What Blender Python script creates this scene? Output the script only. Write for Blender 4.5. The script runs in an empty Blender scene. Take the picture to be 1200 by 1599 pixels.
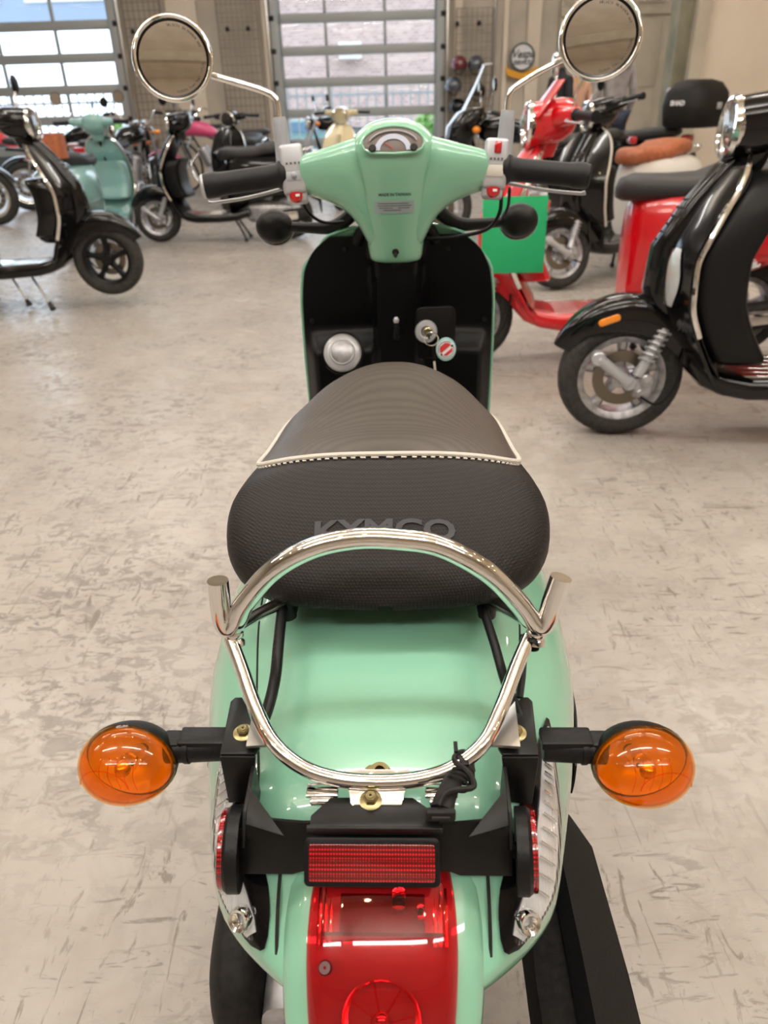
import bpy, bmesh, math, random
from mathutils import Matrix, Vector, noise
from mathutils.bvhtree import BVHTree
random.seed(7)
sc = bpy.context.scene
PI = math.pi
R = math.radians

# ------------------------------------------------------------------ camera
FPX, PITCH, ROLL, CAMH = 1160.0, R(28.6), R(-1.75), 1.085
cd = bpy.data.cameras.new('camera')
cam = bpy.data.objects.new('camera', cd); sc.collection.objects.link(cam)
cam.matrix_world = Matrix.Translation((0, 0, CAMH)) @ Matrix.Rotation(PI/2-PITCH, 4, 'X') @ Matrix.Rotation(ROLL, 4, 'Z')
cd.sensor_fit = 'VERTICAL'; cd.sensor_height = 36; cd.lens = FPX/1599*36
cd.clip_start = 0.02; cd.clip_end = 200
cd.dof.use_dof = True; cd.dof.focus_distance = 0.72; cd.dof.aperture_fstop = cd.lens/3.3
sc.camera = cam
sc.view_settings.view_transform = 'Standard'; sc.view_settings.look = 'None'
sc.view_settings.exposure = -0.30; sc.view_settings.gamma = 1.0
sc.view_settings.use_curve_mapping = False
sc.cycles.use_denoising = True
sc.cycles.max_bounces = 8; sc.cycles.transparent_max_bounces = 16
sc.cycles.sample_clamp_indirect = 6.0
sc.cycles.caustics_reflective = False; sc.cycles.caustics_refractive = False

# ------------------------------------------------------------------ sky and lights
w = bpy.data.worlds.new('sky'); sc.world = w; w.use_nodes = True
bg = w.node_tree.nodes['Background']
bg.inputs[0].default_value = (0.80, 0.90, 1.0, 1); bg.inputs[1].default_value = 3.6
CEIL = 4.6
LIGHTS = []
def area(x, y, z, sx, sy, power, col, rot=(0, 0, 0)):
    ld = bpy.data.lights.new('area_lamp', 'AREA'); ld.shape = 'RECTANGLE'
    ld.size = sx; ld.size_y = sy; ld.energy = power; ld.color = col
    o = bpy.data.objects.new('area_lamp', ld); sc.collection.objects.link(o)
    o.location = (x, y, z); o.rotation_euler = rot
    return o
TUBES = [(-2.6, 1.0), (0.2, 1.0), (3.0, 1.0), (-2.6, 5.0), (0.2, 5.0), (3.0, 5.0), (-2.6, -1.9), (0.2, -1.9), (3.0, -1.9), (-2.6, 9.5), (1.5, 9.5), (4.2, 9.5), (-6.5, 3.0), (-6.5, 7.5)]
for x, y in TUBES:
    area(x, y, CEIL-0.56, 2.2, 0.14, 48, (1.0, 0.97, 0.94))
    area(x, y, CEIL-0.44, 2.2, 0.14, 66, (1.0, 0.97, 0.94), (PI, 0, 0))
# area lamps added inside the two glazed doors to stand in for daylight
area(-0.2, 13.25, 2.0, 2.4, 3.4, 60, (0.72, 0.86, 1.0), (R(-90), 0, 0)).data.cycles.is_portal = False
area(-5.3, 13.25, 2.0, 2.6, 3.4, 90, (0.72, 0.86, 1.0), (R(-90), 0, 0))

# ------------------------------------------------------------------ placing by camera rays
CM = cam.matrix_world.to_3x3(); CC = Vector((0, 0, CAMH))
def at(px, py, y=None, z=None):
    d = CM @ Vector(((px-600)/FPX, (799.5-py)/FPX, -1))
    t = (y-CC.y)/d.y if y is not None else (z-CC.z)/d.z
    return CC + d*t

# ------------------------------------------------------------------ geometry helpers: a shape is (verts, faces)
def xf(g, m): return ([m @ Vector(v) for v in g[0]], g[1])
def mv(g, x=0, y=0, z=0): return ([Vector(v)+Vector((x, y, z)) for v in g[0]], g[1])
def rot(g, ax, deg, c=(0, 0, 0)):
    c = Vector(c); m = Matrix.Translation(c) @ Matrix.Rotation(R(deg), 4, ax) @ Matrix.Translation(-c)
    return xf(g, m)
def mir(g): return ([Vector((-v[0], v[1], v[2])) for v in g[0]], [f[::-1] for f in g[1]])
def join(*gs):
    V, F = [], []
    for g in gs:
        n = len(V); V += [Vector(v) for v in g[0]]; F += [tuple(i+n for i in f) for f in g[1]]
    return V, F
def grid(fn, nu, nv, cu=False, cv=False):
    V = [Vector(fn(i/(nu if cu else nu-1), j/(nv if cv else nv-1))) for i in range(nu) for j in range(nv)]
    F = []
    for i in range(nu if cu else nu-1):
        for j in range(nv if cv else nv-1):
            a, b = i, (i+1) % nu; c, d = j, (j+1) % nv
            F.append((a*nv+c, b*nv+c, b*nv+d, a*nv+d))
    return V, F
def loft(rings, cap0=True, cap1=True, closed=True):
    n = len(rings[0]); V = [Vector(p) for r in rings for p in r]; F = []
    for i in range(len(rings)-1):
        for j in range(n if closed else n-1):
            k = (j+1) % n
            F.append((i*n+j, i*n+k, (i+1)*n+k, (i+1)*n+j))
    if closed and cap0: F.append(tuple(range(n))[::-1])
    if closed and cap1: F.append(tuple((len(rings)-1)*n+j for j in range(n)))
    return V, F
def smooth_path(P, k=6, closed=False):
    P = [Vector(p) for p in P]; n = len(P); out = []
    if k <= 1 or n < 3: return P
    for i in range(n if closed else n-1):
        p1, p2 = P[i], P[(i+1) % n]
        p0 = P[i-1] if (closed or i > 0) else p1*2-p2
        p3 = P[(i+2) % n] if (closed or i+2 < n) else p2*2-p1
        for s in range(k):
            t = s/k
            out.append(0.5*((2*p1)+(p2-p0)*t+(2*p0-5*p1+4*p2-p3)*t*t+(3*p1-p0-3*p2+p3)*t**3))
    if not closed: out.append(P[-1])
    return out
def lerp_list(L, t):
    x = t*(len(L)-1); i = min(int(x), len(L)-2); return L[i]+(L[i+1]-L[i])*(x-i)
def tube(P, r, n=10, k=6, closed=False, cap=True, flat=1.0, up=None):
    P = smooth_path(P, k, closed); m = len(P); rings = []
    T = []
    for i in range(m):
        a = P[(i-1) % m] if (closed or i > 0) else P[i]; b = P[(i+1) % m] if (closed or i < m-1) else P[i]
        T.append((b-a).normalized())
    u = Vector(up) if up else (Vector((0, 0, 1)) if abs(T[0].z) < 0.9 else Vector((0, 1, 0)))
    u = (u-T[0]*u.dot(T[0])).normalized()
    for i in range(m):
        if i:
            if up: u = Vector(up)
            u = (u-T[i]*u.dot(T[i])).normalized()
        v = T[i].cross(u)
        rr = r if not isinstance(r, (list, tuple)) else lerp_list(r, i/(m-1))
        rings.append([P[i]+(u*math.cos(a)*flat+v*math.sin(a))*rr for a in [2*PI*q/n for q in range(n)]])
    if closed:
        rings.append(rings[0]); return loft(rings, False, False)
    return loft(rings, cap, cap)
def lathe(prof, n=24, c=(0, 0, 0), ax='Z', closed=False):
    """prof: list of (radius, height) turned about an axis through c"""
    g = grid(lambda u, v: (prof[round(v*(len(prof)-1))][0]*math.cos(2*PI*u), prof[round(v*(len(prof)-1))][0]*math.sin(2*PI*u), prof[round(v*(len(prof)-1))][1]), n, len(prof), cu=True)
    if ax == 'X': g = xf(g, Matrix.Rotation(PI/2, 4, 'Y'))
    elif ax == 'Y': g = xf(g, Matrix.Rotation(-PI/2, 4, 'X'))
    elif not isinstance(ax, str):
        g = xf(g, Vector(ax).to_track_quat('Z', 'Y').to_matrix().to_4x4())
    return mv(g, *c)
def cyl(p, q, r, n=16, bev=0.0, r2=None):
    p, q = Vector(p), Vector(q); L = (q-p).length; r2 = r if r2 is None else r2; b = min(bev, L/3)
    pr = [(0, 0), (r-b, 0), (r, b), (r2, L-b), (r2-b, L), (0, L)] if b else [(0, 0), (r, 0), (r2, L), (0, L)]
    return lathe(pr, n, p, (q-p).normalized())
def box(c, s, bev=0.0, seg=2):
    bm = bmesh.new(); bmesh.ops.create_cube(bm, size=1)
    bmesh.ops.scale(bm, vec=s, verts=bm.verts)
    if bev > 0: bmesh.ops.bevel(bm, geom=bm.edges[:], offset=min(bev, min(s)*0.49), segments=seg, affect='EDGES', profile=0.5)
    bm.verts.index_update()
    g = ([v.co+Vector(c) for v in bm.verts], [tuple(v.index for v in f.verts) for f in bm.faces]); bm.free(); return g
def ball(c, r, n=16, m=10):
    if not isinstance(r, (tuple, list)): r = (r, r, r)
    return mv(grid(lambda u, v: (r[0]*math.cos(2*PI*u)*math.sin(PI*v), r[1]*math.sin(2*PI*u)*math.sin(PI*v), -r[2]*math.cos(PI*v)), n, m, cu=True), *c)
def plate(poly, t, o=(0, 0, 0), u=(1, 0, 0), v=(0, 1, 0), bev=0.0):
    """polygon (a,b) in the plane o+a*u+b*v, thickness t along u x v"""
    u, v, o = Vector(u).normalized(), Vector(v).normalized(), Vector(o); n = u.cross(v)
    bm = bmesh.new()
    f = bm.faces.new([bm.verts.new(o+u*a+v*b-n*t/2) for a, b in poly])
    e = bmesh.ops.extrude_face_region(bm, geom=[f])
    bmesh.ops.translate(bm, vec=n*t, verts=[x for x in e['geom'] if isinstance(x, bmesh.types.BMVert)])
    bmesh.ops.recalc_face_normals(bm, faces=bm.faces)
    if bev > 0: bmesh.ops.bevel(bm, geom=bm.edges[:], offset=bev, segments=2, affect='EDGES', profile=0.5)
    bm.verts.index_update()
    g = ([x.co.copy() for x in bm.verts], [tuple(x.index for x in f.verts) for f in bm.faces]); bm.free(); return g
def sell(a, b, n, N=32, p0=0.0):
    out = []
    for i in range(N):
        t = 2*PI*i/N+p0; c, s = math.cos(t), math.sin(t)
        out.append((a*math.copysign(abs(c)**(2/n), c), b*math.copysign(abs(s)**(2/n), s)))
    return out
def rrect(w, h, r, k=4):
    P = []
    for cx, cy, a0 in ((w/2-r, h/2-r, 0), (-w/2+r, h/2-r, 90), (-w/2+r, -h/2+r, 180), (w/2-r, -h/2+r, 270)):
        P += [(cx+r*math.cos(R(a0+90*i/k)), cy+r*math.sin(R(a0+90*i/k))) for i in range(k+1)]
    return P
def interp(T, x):
    """smooth table lookup, T = [(x, v), ...] ascending"""
    if x <= T[0][0]: return T[0][1]
    if x >= T[-1][0]: return T[-1][1]
    for i in range(len(T)-1):
        if x <= T[i+1][0]: break
    x0, y0 = T[i]; x1, y1 = T[i+1]
    def sl(j):
        if j <= 0 or j >= len(T)-1: return None
        a = (T[j][1]-T[j-1][1])/(T[j][0]-T[j-1][0]); b = (T[j+1][1]-T[j][1])/(T[j+1][0]-T[j][0])
        return 0.0 if a*b <= 0 else 2*a*b/(a+b)
    h = x1-x0; d = (y1-y0)/h; m0 = sl(i); m1 = sl(i+1)
    m0 = (1.5*d-0.5*m1 if m1 is not None else d) if m0 is None else m0
    m1 = (1.5*d-0.5*m0) if m1 is None else m1
    t = (x-x0)/h
    return (2*t**3-3*t*t+1)*y0+(t**3-2*t*t+t)*h*m0+(-2*t**3+3*t*t)*y1+(t**3-t*t)*h*m1
def shell(g, t):
    """give an open sheet a thickness"""
    bm = bmesh.new(); vs = [bm.verts.new(v) for v in g[0]]
    for f in g[1]:
        try: bm.faces.new([vs[i] for i in f])
        except ValueError: pass
    bmesh.ops.remove_doubles(bm, verts=bm.verts, dist=1e-6)
    bm.normal_update(); bm.verts.index_update()
    n = len(bm.verts); V = [v.co.copy() for v in bm.verts]+[v.co-v.normal*t for v in bm.verts]
    F = [tuple(v.index for v in f.verts) for f in bm.faces]
    F += [tuple(i+n for i in f[::-1]) for f in F[:]]
    for e in bm.edges:
        if len(e.link_faces) == 1:
            l = e.link_loops[0]; a, b = l.vert.index, l.link_loop_next.vert.index
            F.append((b, a, a+n, b+n))
    bm.free(); return V, F
def text_geo(s, size, depth=0.0, bold=0.0, shear=0.0, align='CENTER'):
    c = bpy.data.curves.new('t', 'FONT'); c.body = s; c.size = size; c.extrude = depth; c.offset = bold
    c.shear = shear; c.align_x = align; c.align_y = 'CENTER'; c.resolution_u = 3
    o = bpy.data.objects.new('t', c); sc.collection.objects.link(o)
    me = bpy.data.meshes.new_from_object(o.evaluated_get(bpy.context.evaluated_depsgraph_get()))
    g = ([v.co.copy() for v in me.vertices], [tuple(p.vertices) for p in me.polygons])
    bpy.data.objects.remove(o); bpy.data.curves.remove(c); bpy.data.meshes.remove(me); return g
def frame_m(o, u, v):
    u = Vector(u).normalized(); v = Vector(v); n = u.cross(v).normalized(); v = n.cross(u)
    m = Matrix((u, v, n)).transposed().to_4x4(); m.translation = Vector(o); return m

OFF = [None]       # offset used while a thing is modelled in another frame than its own
def obj(name, g, m, parent=None, sharp=38, smooth=True, weld=True):
    me = bpy.data.meshes.new(name)
    me.from_pydata([tuple(v) for v in g[0]], [], g[1])
    bm = bmesh.new(); bm.from_mesh(me)
    if weld: bmesh.ops.remove_doubles(bm, verts=bm.verts, dist=1e-5)
    bmesh.ops.dissolve_degenerate(bm, dist=1e-6, edges=bm.edges)
    bmesh.ops.recalc_face_normals(bm, faces=bm.faces)
    bm.to_mesh(me); bm.free()
    if smooth:
        me.shade_smooth(); me.set_sharp_from_angle(angle=R(sharp))
    me.materials.append(m)
    o = bpy.data.objects.new(name, me); sc.collection.objects.link(o)
    if parent is not None:
        o.parent = parent
        if OFF[0]: o.location = OFF[0]
        if parent.type == 'MESH' and OFF[0]: o.location = (0, 0, 0)
    return o
def thing(name, label, cat, loc=(0, 0, 0), rz=0.0, group=None):
    o = bpy.data.objects.new(name, None); sc.collection.objects.link(o); o.empty_display_size = 0.1
    o.location = loc; o.rotation_euler = (0, 0, rz); o['label'] = label; o['category'] = cat
    if group: o['group'] = group
    return o
def tag(o, label, cat, group=None):
    o['label'] = label; o['category'] = cat
    if group: o['group'] = group
    return o
def struct(o): o['kind'] = 'structure'; return o
def lab(o, s): o['label'] = s; return o

# ------------------------------------------------------------------ materials
def mat(name, col, rough=0.5, metal=0.0, coat=0.0, spec=0.5, emit=None, es=1.0, **kw):
    m = bpy.data.materials.new(name); m.use_nodes = True; p = m.node_tree.nodes['Principled BSDF']
    p.inputs['Base Color'].default_value = (*col, 1); p.inputs['Roughness'].default_value = rough
    p.inputs['Metallic'].default_value = metal; p.inputs['Coat Weight'].default_value = coat
    p.inputs['Coat Roughness'].default_value = 0.04; p.inputs['Specular IOR Level'].default_value = spec
    if emit: p.inputs['Emission Color'].default_value = (*emit, 1); p.inputs['Emission Strength'].default_value = es
    return m
def srgb(r, g, b): return tuple(((c/255+0.055)/1.055)**2.4 if c > 10 else c/255/12.92 for c in (r, g, b))
def nd(m, t): return m.node_tree.nodes.new(t)
def lk(m, a, b): m.node_tree.links.new(a, b)
def PB(m): return m.node_tree.nodes['Principled BSDF']
def vary(m, scale, c1, c2, lo=0.35, hi=0.65, detail=6, rough=None, bump=0.0, stretch=(1, 1, 1)):
    tc = nd(m, 'ShaderNodeTexCoord'); mp = nd(m, 'ShaderNodeMapping'); mp.inputs['Scale'].default_value = stretch
    n = nd(m, 'ShaderNodeTexNoise'); n.inputs['Scale'].default_value = scale; n.inputs['Detail'].default_value = detail
    r = nd(m, 'ShaderNodeValToRGB'); e = r.color_ramp.elements
    e[0].position = lo; e[0].color = (*c1, 1); e[1].position = hi; e[1].color = (*c2, 1)
    lk(m, tc.outputs['Object'], mp.inputs[0]); lk(m, mp.outputs[0], n.inputs['Vector']); lk(m, n.outputs['Fac'], r.inputs[0])
    lk(m, r.outputs[0], PB(m).inputs['Base Color'])
    if rough:
        mr = nd(m, 'ShaderNodeMapRange'); mr.inputs[3].default_value = rough[0]; mr.inputs[4].default_value = rough[1]
        lk(m, n.outputs['Fac'], mr.inputs[0]); lk(m, mr.outputs[0], PB(m).inputs['Roughness'])
    if bump:
        b = nd(m, 'ShaderNodeBump'); b.inputs['Strength'].default_value = bump; b.inputs['Distance'].default_value = 0.002
        lk(m, n.outputs['Fac'], b.inputs['Height']); lk(m, b.outputs[0], PB(m).inputs['Normal'])
    return m
def clear(name, col, gloss=(1, 1, 1), ior=1.5, rough=0.03, ribs=None, body=0.0):
    """tinted clear plastic or glass: lets light straight through and reflects by fresnel"""
    m = bpy.data.materials.new(name); m.use_nodes = True; nt = m.node_tree; nt.nodes.clear()
    o = nd(m, 'ShaderNodeOutputMaterial'); t = nd(m, 'ShaderNodeBsdfTransparent'); g = nd(m, 'ShaderNodeBsdfGlossy')
    f = nd(m, 'ShaderNodeFresnel'); f.inputs[0].default_value = ior; mx = nd(m, 'ShaderNodeMixShader')
    t.inputs[0].default_value = (*col, 1); g.inputs[0].default_value = (*gloss, 1); g.inputs['Roughness'].default_value = rough
    ge = nd(m, 'ShaderNodeNewGeometry'); inv = nd(m, 'ShaderNodeMath'); inv.operation = 'SUBTRACT'; inv.inputs[0].default_value = 1.0; lk(m, ge.outputs['Backfacing'], inv.inputs[1])
    mu = nd(m, 'ShaderNodeMath'); mu.operation = 'MULTIPLY'; lk(m, f.outputs[0], mu.inputs[0]); lk(m, inv.outputs[0], mu.inputs[1])
    cm = nd(m, 'ShaderNodeMixRGB'); cm.inputs[1].default_value = (*col, 1); cm.inputs[2].default_value = (1, 1, 1, 1); lk(m, ge.outputs['Backfacing'], cm.inputs[0]); lk(m, cm.outputs[0], t.inputs[0])
    lk(m, mu.outputs[0], mx.inputs[0]); lk(m, t.outputs[0], mx.inputs[1]); lk(m, g.outputs[0], mx.inputs[2]); lk(m, mx.outputs[0], o.inputs[0])
    if body:
        df = nd(m, 'ShaderNodeBsdfTranslucent'); d2 = nd(m, 'ShaderNodeBsdfDiffuse'); df.inputs[0].default_value = (*col, 1); d2.inputs[0].default_value = (*col, 1); a1 = nd(m, 'ShaderNodeMixShader'); a1.inputs[0].default_value = 0.5; lk(m, df.outputs[0], a1.inputs[1]); lk(m, d2.outputs[0], a1.inputs[2])
        a2 = nd(m, 'ShaderNodeMixShader'); a2.inputs[0].default_value = body; lk(m, t.outputs[0], a2.inputs[1]); lk(m, a1.outputs[0], a2.inputs[2]); lk(m, a2.outputs[0], mx.inputs[1])
    if ribs:
        tc = nd(m, 'ShaderNodeTexCoord'); wv = nd(m, 'ShaderNodeTexWave'); wv.inputs['Scale'].default_value = ribs
        b = nd(m, 'ShaderNodeBump'); b.inputs['Strength'].default_value = 0.6; b.inputs['Distance'].default_value = 0.002
        lk(m, tc.outputs['Object'], wv.inputs['Vector']); lk(m, wv.outputs['Fac'], b.inputs['Height'])
        lk(m, b.outputs[0], g.inputs['Normal']); lk(m, b.outputs[0], f.inputs['Normal'])
    return m
M = {}
M['mint'] = mat('mint_paint', srgb(131, 188, 161), 0.32, coat=1.0)
M['mint_in'] = M['mint']
M['chrome'] = mat('chrome', (0.86, 0.85, 0.84), 0.05, 1.0)
M['steel'] = mat('brushed_steel', (0.6, 0.6, 0.6), 0.28, 1.0)
M['alloy'] = vary(mat('cast_alloy', (0.6, 0.6, 0.62), 0.38, 0.75), 40, srgb(150, 150, 155), srgb(195, 195, 200), rough=(0.3, 0.5))
M['silverplastic'] = mat('silver_plastic', srgb(182, 184, 190), 0.34, 0.35, coat=0.4)
M['greyrubber'] = mat('grey_rubber', srgb(160, 163, 172), 0.6)
M['brass'] = mat('zinc_bolt', srgb(150, 138, 100), 0.3, 0.9)
M['blackpaint'] = mat('black_paint', (0.003, 0.003, 0.004), 0.15, coat=0.5, spec=0.2)
M['redpaint'] = mat('red_paint', srgb(205, 8, 26), 0.3, coat=1.0)
M['tealpaint'] = mat('teal_paint', srgb(126, 170, 170), 0.3, coat=1.0)
M['creampaint'] = mat('cream_paint', srgb(214, 200, 160), 0.35, coat=0.8)
M['whitepaint'] = mat('white_paint', srgb(226, 224, 220), 0.35, coat=0.8)
M['pinkpaint'] = mat('pink_paint', srgb(205, 70, 120), 0.4, coat=0.5)
M['bluepaint'] = mat('blue_paint', srgb(40, 90, 130), 0.35, coat=0.8)
M['satin'] = vary(mat('satin_black_steel', (0.01, 0.01, 0.01), 0.36, spec=0.28), 160, srgb(10, 10, 11), srgb(16, 16, 16), rough=(0.28, 0.46))
M['plastic'] = vary(mat('black_plastic', (0.012, 0.012, 0.013), 0.42, spec=0.25), 300, srgb(13, 13, 15), srgb(19, 19, 21), bump=0.15)
M['mattplastic'] = vary(mat('worn_black_plastic', (0.02, 0.02, 0.02), 0.6, spec=0.2), 120, srgb(26, 25, 25), srgb(38, 36, 35), bump=0.2)
M['innerplastic'] = mat('glovebox_plastic', srgb(6, 6, 9), 0.40, spec=0.22)
M['rubber'] = vary(mat('tyre_rubber', (0.02, 0.02, 0.02), 0.75), 60, srgb(30, 29, 29), srgb(52, 50, 48))
M['grip'] = mat('grip_rubber', srgb(22, 23, 27), 0.5, spec=0.3)
M['amber'] = clear('amber_lens', (1.0, 0.42, 0.02), (1, 0.9, 0.7), rough=0.03, body=0.09)
M['amberthin'] = mat('amber_plastic', srgb(238, 140, 12), 0.2, coat=1.0)
M['redlens'] = clear('red_lens', (0.92, 0.012, 0.02), (1, 0.8, 0.8), rough=0.04, body=0.03)
M['redplastic'] = mat('red_plastic', srgb(178, 16, 28), 0.22, coat=1.0)
M['reflbowl'] = mat('lamp_reflector', (0.95, 0.95, 0.95), 0.16, 1.0)
M['lampwhite'] = mat('lamp_white', (0.9, 0.9, 0.9), 0.35, 0.3)
M['clearlens'] = clear('clear_lens', (0.93, 0.95, 0.97), rough=0.05, ribs=140)
M['glass'] = clear('window_glass', (0.93, 0.98, 1.0), rough=0.0)
M['screen'] = clear('windscreen', (0.86, 0.86, 0.80), rough=0.02)
M['mirror'] = mat('mirror_glass', (0.92, 0.91, 0.90), 0.02, 1.0)
M['dial'] = mat('dial_face', srgb(110, 100, 96), 0.5)
M['dialscale'] = mat('dial_scale', srgb(190, 196, 215), 0.5)
M['leather'] = vary(mat('brown_leather', (0.3, 0.1, 0.05), 0.5), 30, srgb(150, 84, 52), srgb(172, 100, 66))
M['seatblack'] = mat('black_seat_vinyl', srgb(42, 42, 44), 0.55)
M['greencard'] = mat('green_card', srgb(30, 165, 105), 0.75)
M['whiteprint'] = mat('white_print', srgb(225, 225, 228), 0.5)
M['darkprint'] = mat('dark_print', srgb(58, 74, 76), 0.6)
M['greyprint'] = mat('etched_print', srgb(92, 88, 86), 0.6)
M['stickergrey'] = mat('sticker_grey', srgb(150, 165, 170), 0.45)
M['beige'] = mat('aged_white_rubber', srgb(200, 195, 186), 0.55)
M['redprint'] = mat('red_print', srgb(190, 45, 55), 0.5)
M['tealprint'] = mat('teal_print', srgb(150, 190, 190), 0.5)
# woven seat vinyl
def weave(name, col, scale, s=0.6, r=0.5):
    m = mat(name, col, r, spec=0.22)
    tc = nd(m, 'ShaderNodeTexCoord'); mp = nd(m, 'ShaderNodeMapping'); mp.inputs['Scale'].default_value = (1, 1, 1.0); mp.inputs['Rotation'].default_value = (0, 0, R(45))
    v = nd(m, 'ShaderNodeTexVoronoi'); v.inputs['Scale'].default_value = scale; v.inputs['Randomness'].default_value = 0.12
    b = nd(m, 'ShaderNodeBump'); b.inputs['Strength'].default_value = s; b.inputs['Distance'].default_value = 0.0012; b.invert = True
    lk(m, tc.outputs['Object'], mp.inputs[0]); lk(m, mp.outputs[0], v.inputs['Vector']); lk(m, v.outputs['Distance'], b.inputs['Height']); lk(m, b.outputs[0], PB(m).inputs['Normal'])
    rp = nd(m, 'ShaderNodeValToRGB'); e = rp.color_ramp.elements; e[0].position = 0.1; e[0].color = (*[c*1.25 for c in col], 1); e[1].position = 0.7; e[1].color = (*[c*0.55 for c in col], 1)
    lk(m, v.outputs['Distance'], rp.inputs[0]); lk(m, rp.outputs[0], PB(m).inputs['Base Color'])
    return m
M['seatside'] = weave('woven_seat_vinyl', srgb(38, 34, 34), 430, 0.4, 0.5)
M['seattop'] = weave('smooth_seat_vinyl', srgb(86, 79, 73), 520, 0.08, 0.42)
# prismatic reflector
def prism_mat(name, col):
    m = mat(name, col, 0.12, 0.0, coat=1.0)
    tc = nd(m, 'ShaderNodeTexCoord'); v = nd(m, 'ShaderNodeTexVoronoi'); v.inputs['Scale'].default_value = 480; v.inputs['Randomness'].default_value = 0.05
    r = nd(m, 'ShaderNodeValToRGB'); e = r.color_ramp.elements; e[0].position = 0.2; e[0].color = (*[min(1, c*1.5) for c in col], 1); e[1].position = 0.5; e[1].color = (*[c*0.25 for c in col], 1)
    lk(m, tc.outputs['Object'], v.inputs['Vector']); lk(m, v.outputs['Distance'], r.inputs[0]); lk(m, r.outputs[0], PB(m).inputs['Base Color'])
    return m
M['prism'] = prism_mat('prismatic_red', srgb(165, 18, 30))
# floor: worn, painted and sealed concrete
def floor_mat():
    m = mat('worn_concrete', srgb(190, 180, 168), 0.4, spec=0.4)
    tc = nd(m, 'ShaderNodeTexCoord'); p = PB(m)
    def nz(scale, det, st=(1, 1, 1), rz=0.0, dist=0.0, rough=0.6):
        mp = nd(m, 'ShaderNodeMapping'); mp.inputs['Scale'].default_value = st; mp.inputs['Rotation'].default_value = (0, 0, rz)
        n = nd(m, 'ShaderNodeTexNoise'); n.inputs['Scale'].default_value = scale; n.inputs['Detail'].default_value = det
        n.inputs['Distortion'].default_value = dist; n.inputs['Roughness'].default_value = rough
        lk(m, tc.outputs['Object'], mp.inputs[0]); lk(m, mp.outputs[0], n.inputs['Vector']); return n.outputs['Fac']
    def ramp(s, a, b):
        r = nd(m, 'ShaderNodeMapRange'); r.inputs[1].default_value = a; r.inputs[2].default_value = b; lk(m, s, r.inputs[0]); return r.outputs[0]
    def mth(op, a, b):
        k = nd(m, 'ShaderNodeMath'); k.operation = op; k.use_clamp = True
        for i, x in enumerate((a, b)):
            if isinstance(x, float): k.inputs[i].default_value = x
            else: lk(m, x, k.inputs[i])
        return k.outputs[0]
    def mix(f, a, b):
        k = nd(m, 'ShaderNodeMixRGB')
        if isinstance(f, float): k.inputs[0].default_value = f
        else: lk(m, f, k.inputs[0])
        for i, x in ((1, a), (2, b)):
            if isinstance(x, tuple): k.inputs[i].default_value = (*x, 1)
            else: lk(m, x, k.inputs[i])
        return k.outputs[0]
    base = mix(ramp(nz(0.9, 4), 0.3, 0.7), srgb(176, 170, 163), srgb(160, 153, 146))
    base = mix(mth('MULTIPLY', ramp(nz(7, 6, dist=0.5), 0.42, 0.72), 0.7), base, srgb(148, 139, 132))
    # scraped streaks in two directions
    s1 = ramp(nz(9, 8, (1, 5, 1), R(52), 1.6, 0.65), 0.575, 0.63); s2 = ramp(nz(8, 8, (5, 1, 1), R(28), 1.4, 0.65), 0.585, 0.64)
    gate = ramp(nz(1.6, 3), 0.42, 0.6)
    streak = mth('MULTIPLY', mth('MAXIMUM', s1, s2), mth('ADD', gate, 0.25))
    base = mix(mth('MULTIPLY', streak, 0.8), base, srgb(112, 104, 96))
    # worn-through patches, denser on the left
    sx = nd(m, 'ShaderNodeSeparateXYZ'); lk(m, tc.outputs['Object'], sx.inputs[0])
    left = ramp(sx.outputs[0], 0.1, -1.0)
    patch = ramp(nz(19, 10, (1, 1.5, 1), 0.4, 0.8, 0.68), 0.51, 0.55)
    pg = mth('MULTIPLY', ramp(nz(2.2, 3), 0.42, 0.60), mth('ADD', left, 0.22))
    base = mix(mth('MULTIPLY', mth('MULTIPLY', patch, pg), 0.72), base, srgb(118, 111, 108))
    # small brown chips
    chip = ramp(nz(26, 6, (1, 1, 1), 0.0, 0.6, 0.7), 0.685, 0.70)
    base = mix(mth('MULTIPLY', chip, 0.8), base, srgb(132, 106, 78))
    rust = ramp(nz(3.1, 5, (1, 1, 1), 0.9), 0.70, 0.78)
    base = mix(mth('MULTIPLY', rust, 0.6), base, srgb(172, 132, 84))
    # fine scratches: thin lines along distorted bands
    v = nd(m, 'ShaderNodeTexVoronoi'); v.feature = 'DISTANCE_TO_EDGE'; v.inputs['Scale'].default_value = 3.0
    mp = nd(m, 'ShaderNodeMapping'); mp.inputs['Scale'].default_value = (1, 2.4, 1); mp.inputs['Rotation'].default_value = (0, 0, R(35))
    lk(m, tc.outputs['Object'], mp.inputs[0]); lk(m, mp.outputs[0], v.inputs['Vector'])
    line = mth('MULTIPLY', ramp(v.outputs['Distance'], 0.012, 0.004), ramp(nz(4, 3), 0.5, 0.6))
    base = mix(mth('MULTIPLY', line, 0.22), base, srgb(120, 110, 100))
    lk(m, base, p.inputs['Base Color'])
    rr = nd(m, 'ShaderNodeMapRange'); rr.inputs[3].default_value = 0.20; rr.inputs[4].default_value = 0.55
    lk(m, mth('MAXIMUM', mth('MAXIMUM', streak, patch), mth('MULTIPLY', nz(5, 4), 0.55)), rr.inputs[0]); lk(m, rr.outputs[0], p.inputs['Roughness'])
    b = nd(m, 'ShaderNodeBump'); b.inputs['Strength'].default_value = 0.25; b.inputs['Distance'].default_value = 0.002
    lk(m, mth('SUBTRACT', 1.0, mth('MAXIMUM', streak, patch)), b.inputs['Height']); lk(m, b.outputs[0], p.inputs['Normal'])
    return m
M['floor'] = floor_mat()
M['wall'] = vary(mat('painted_block_wall', srgb(196, 186, 172), 0.8), 2.5, srgb(176, 168, 156), srgb(192, 184, 170))
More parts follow.
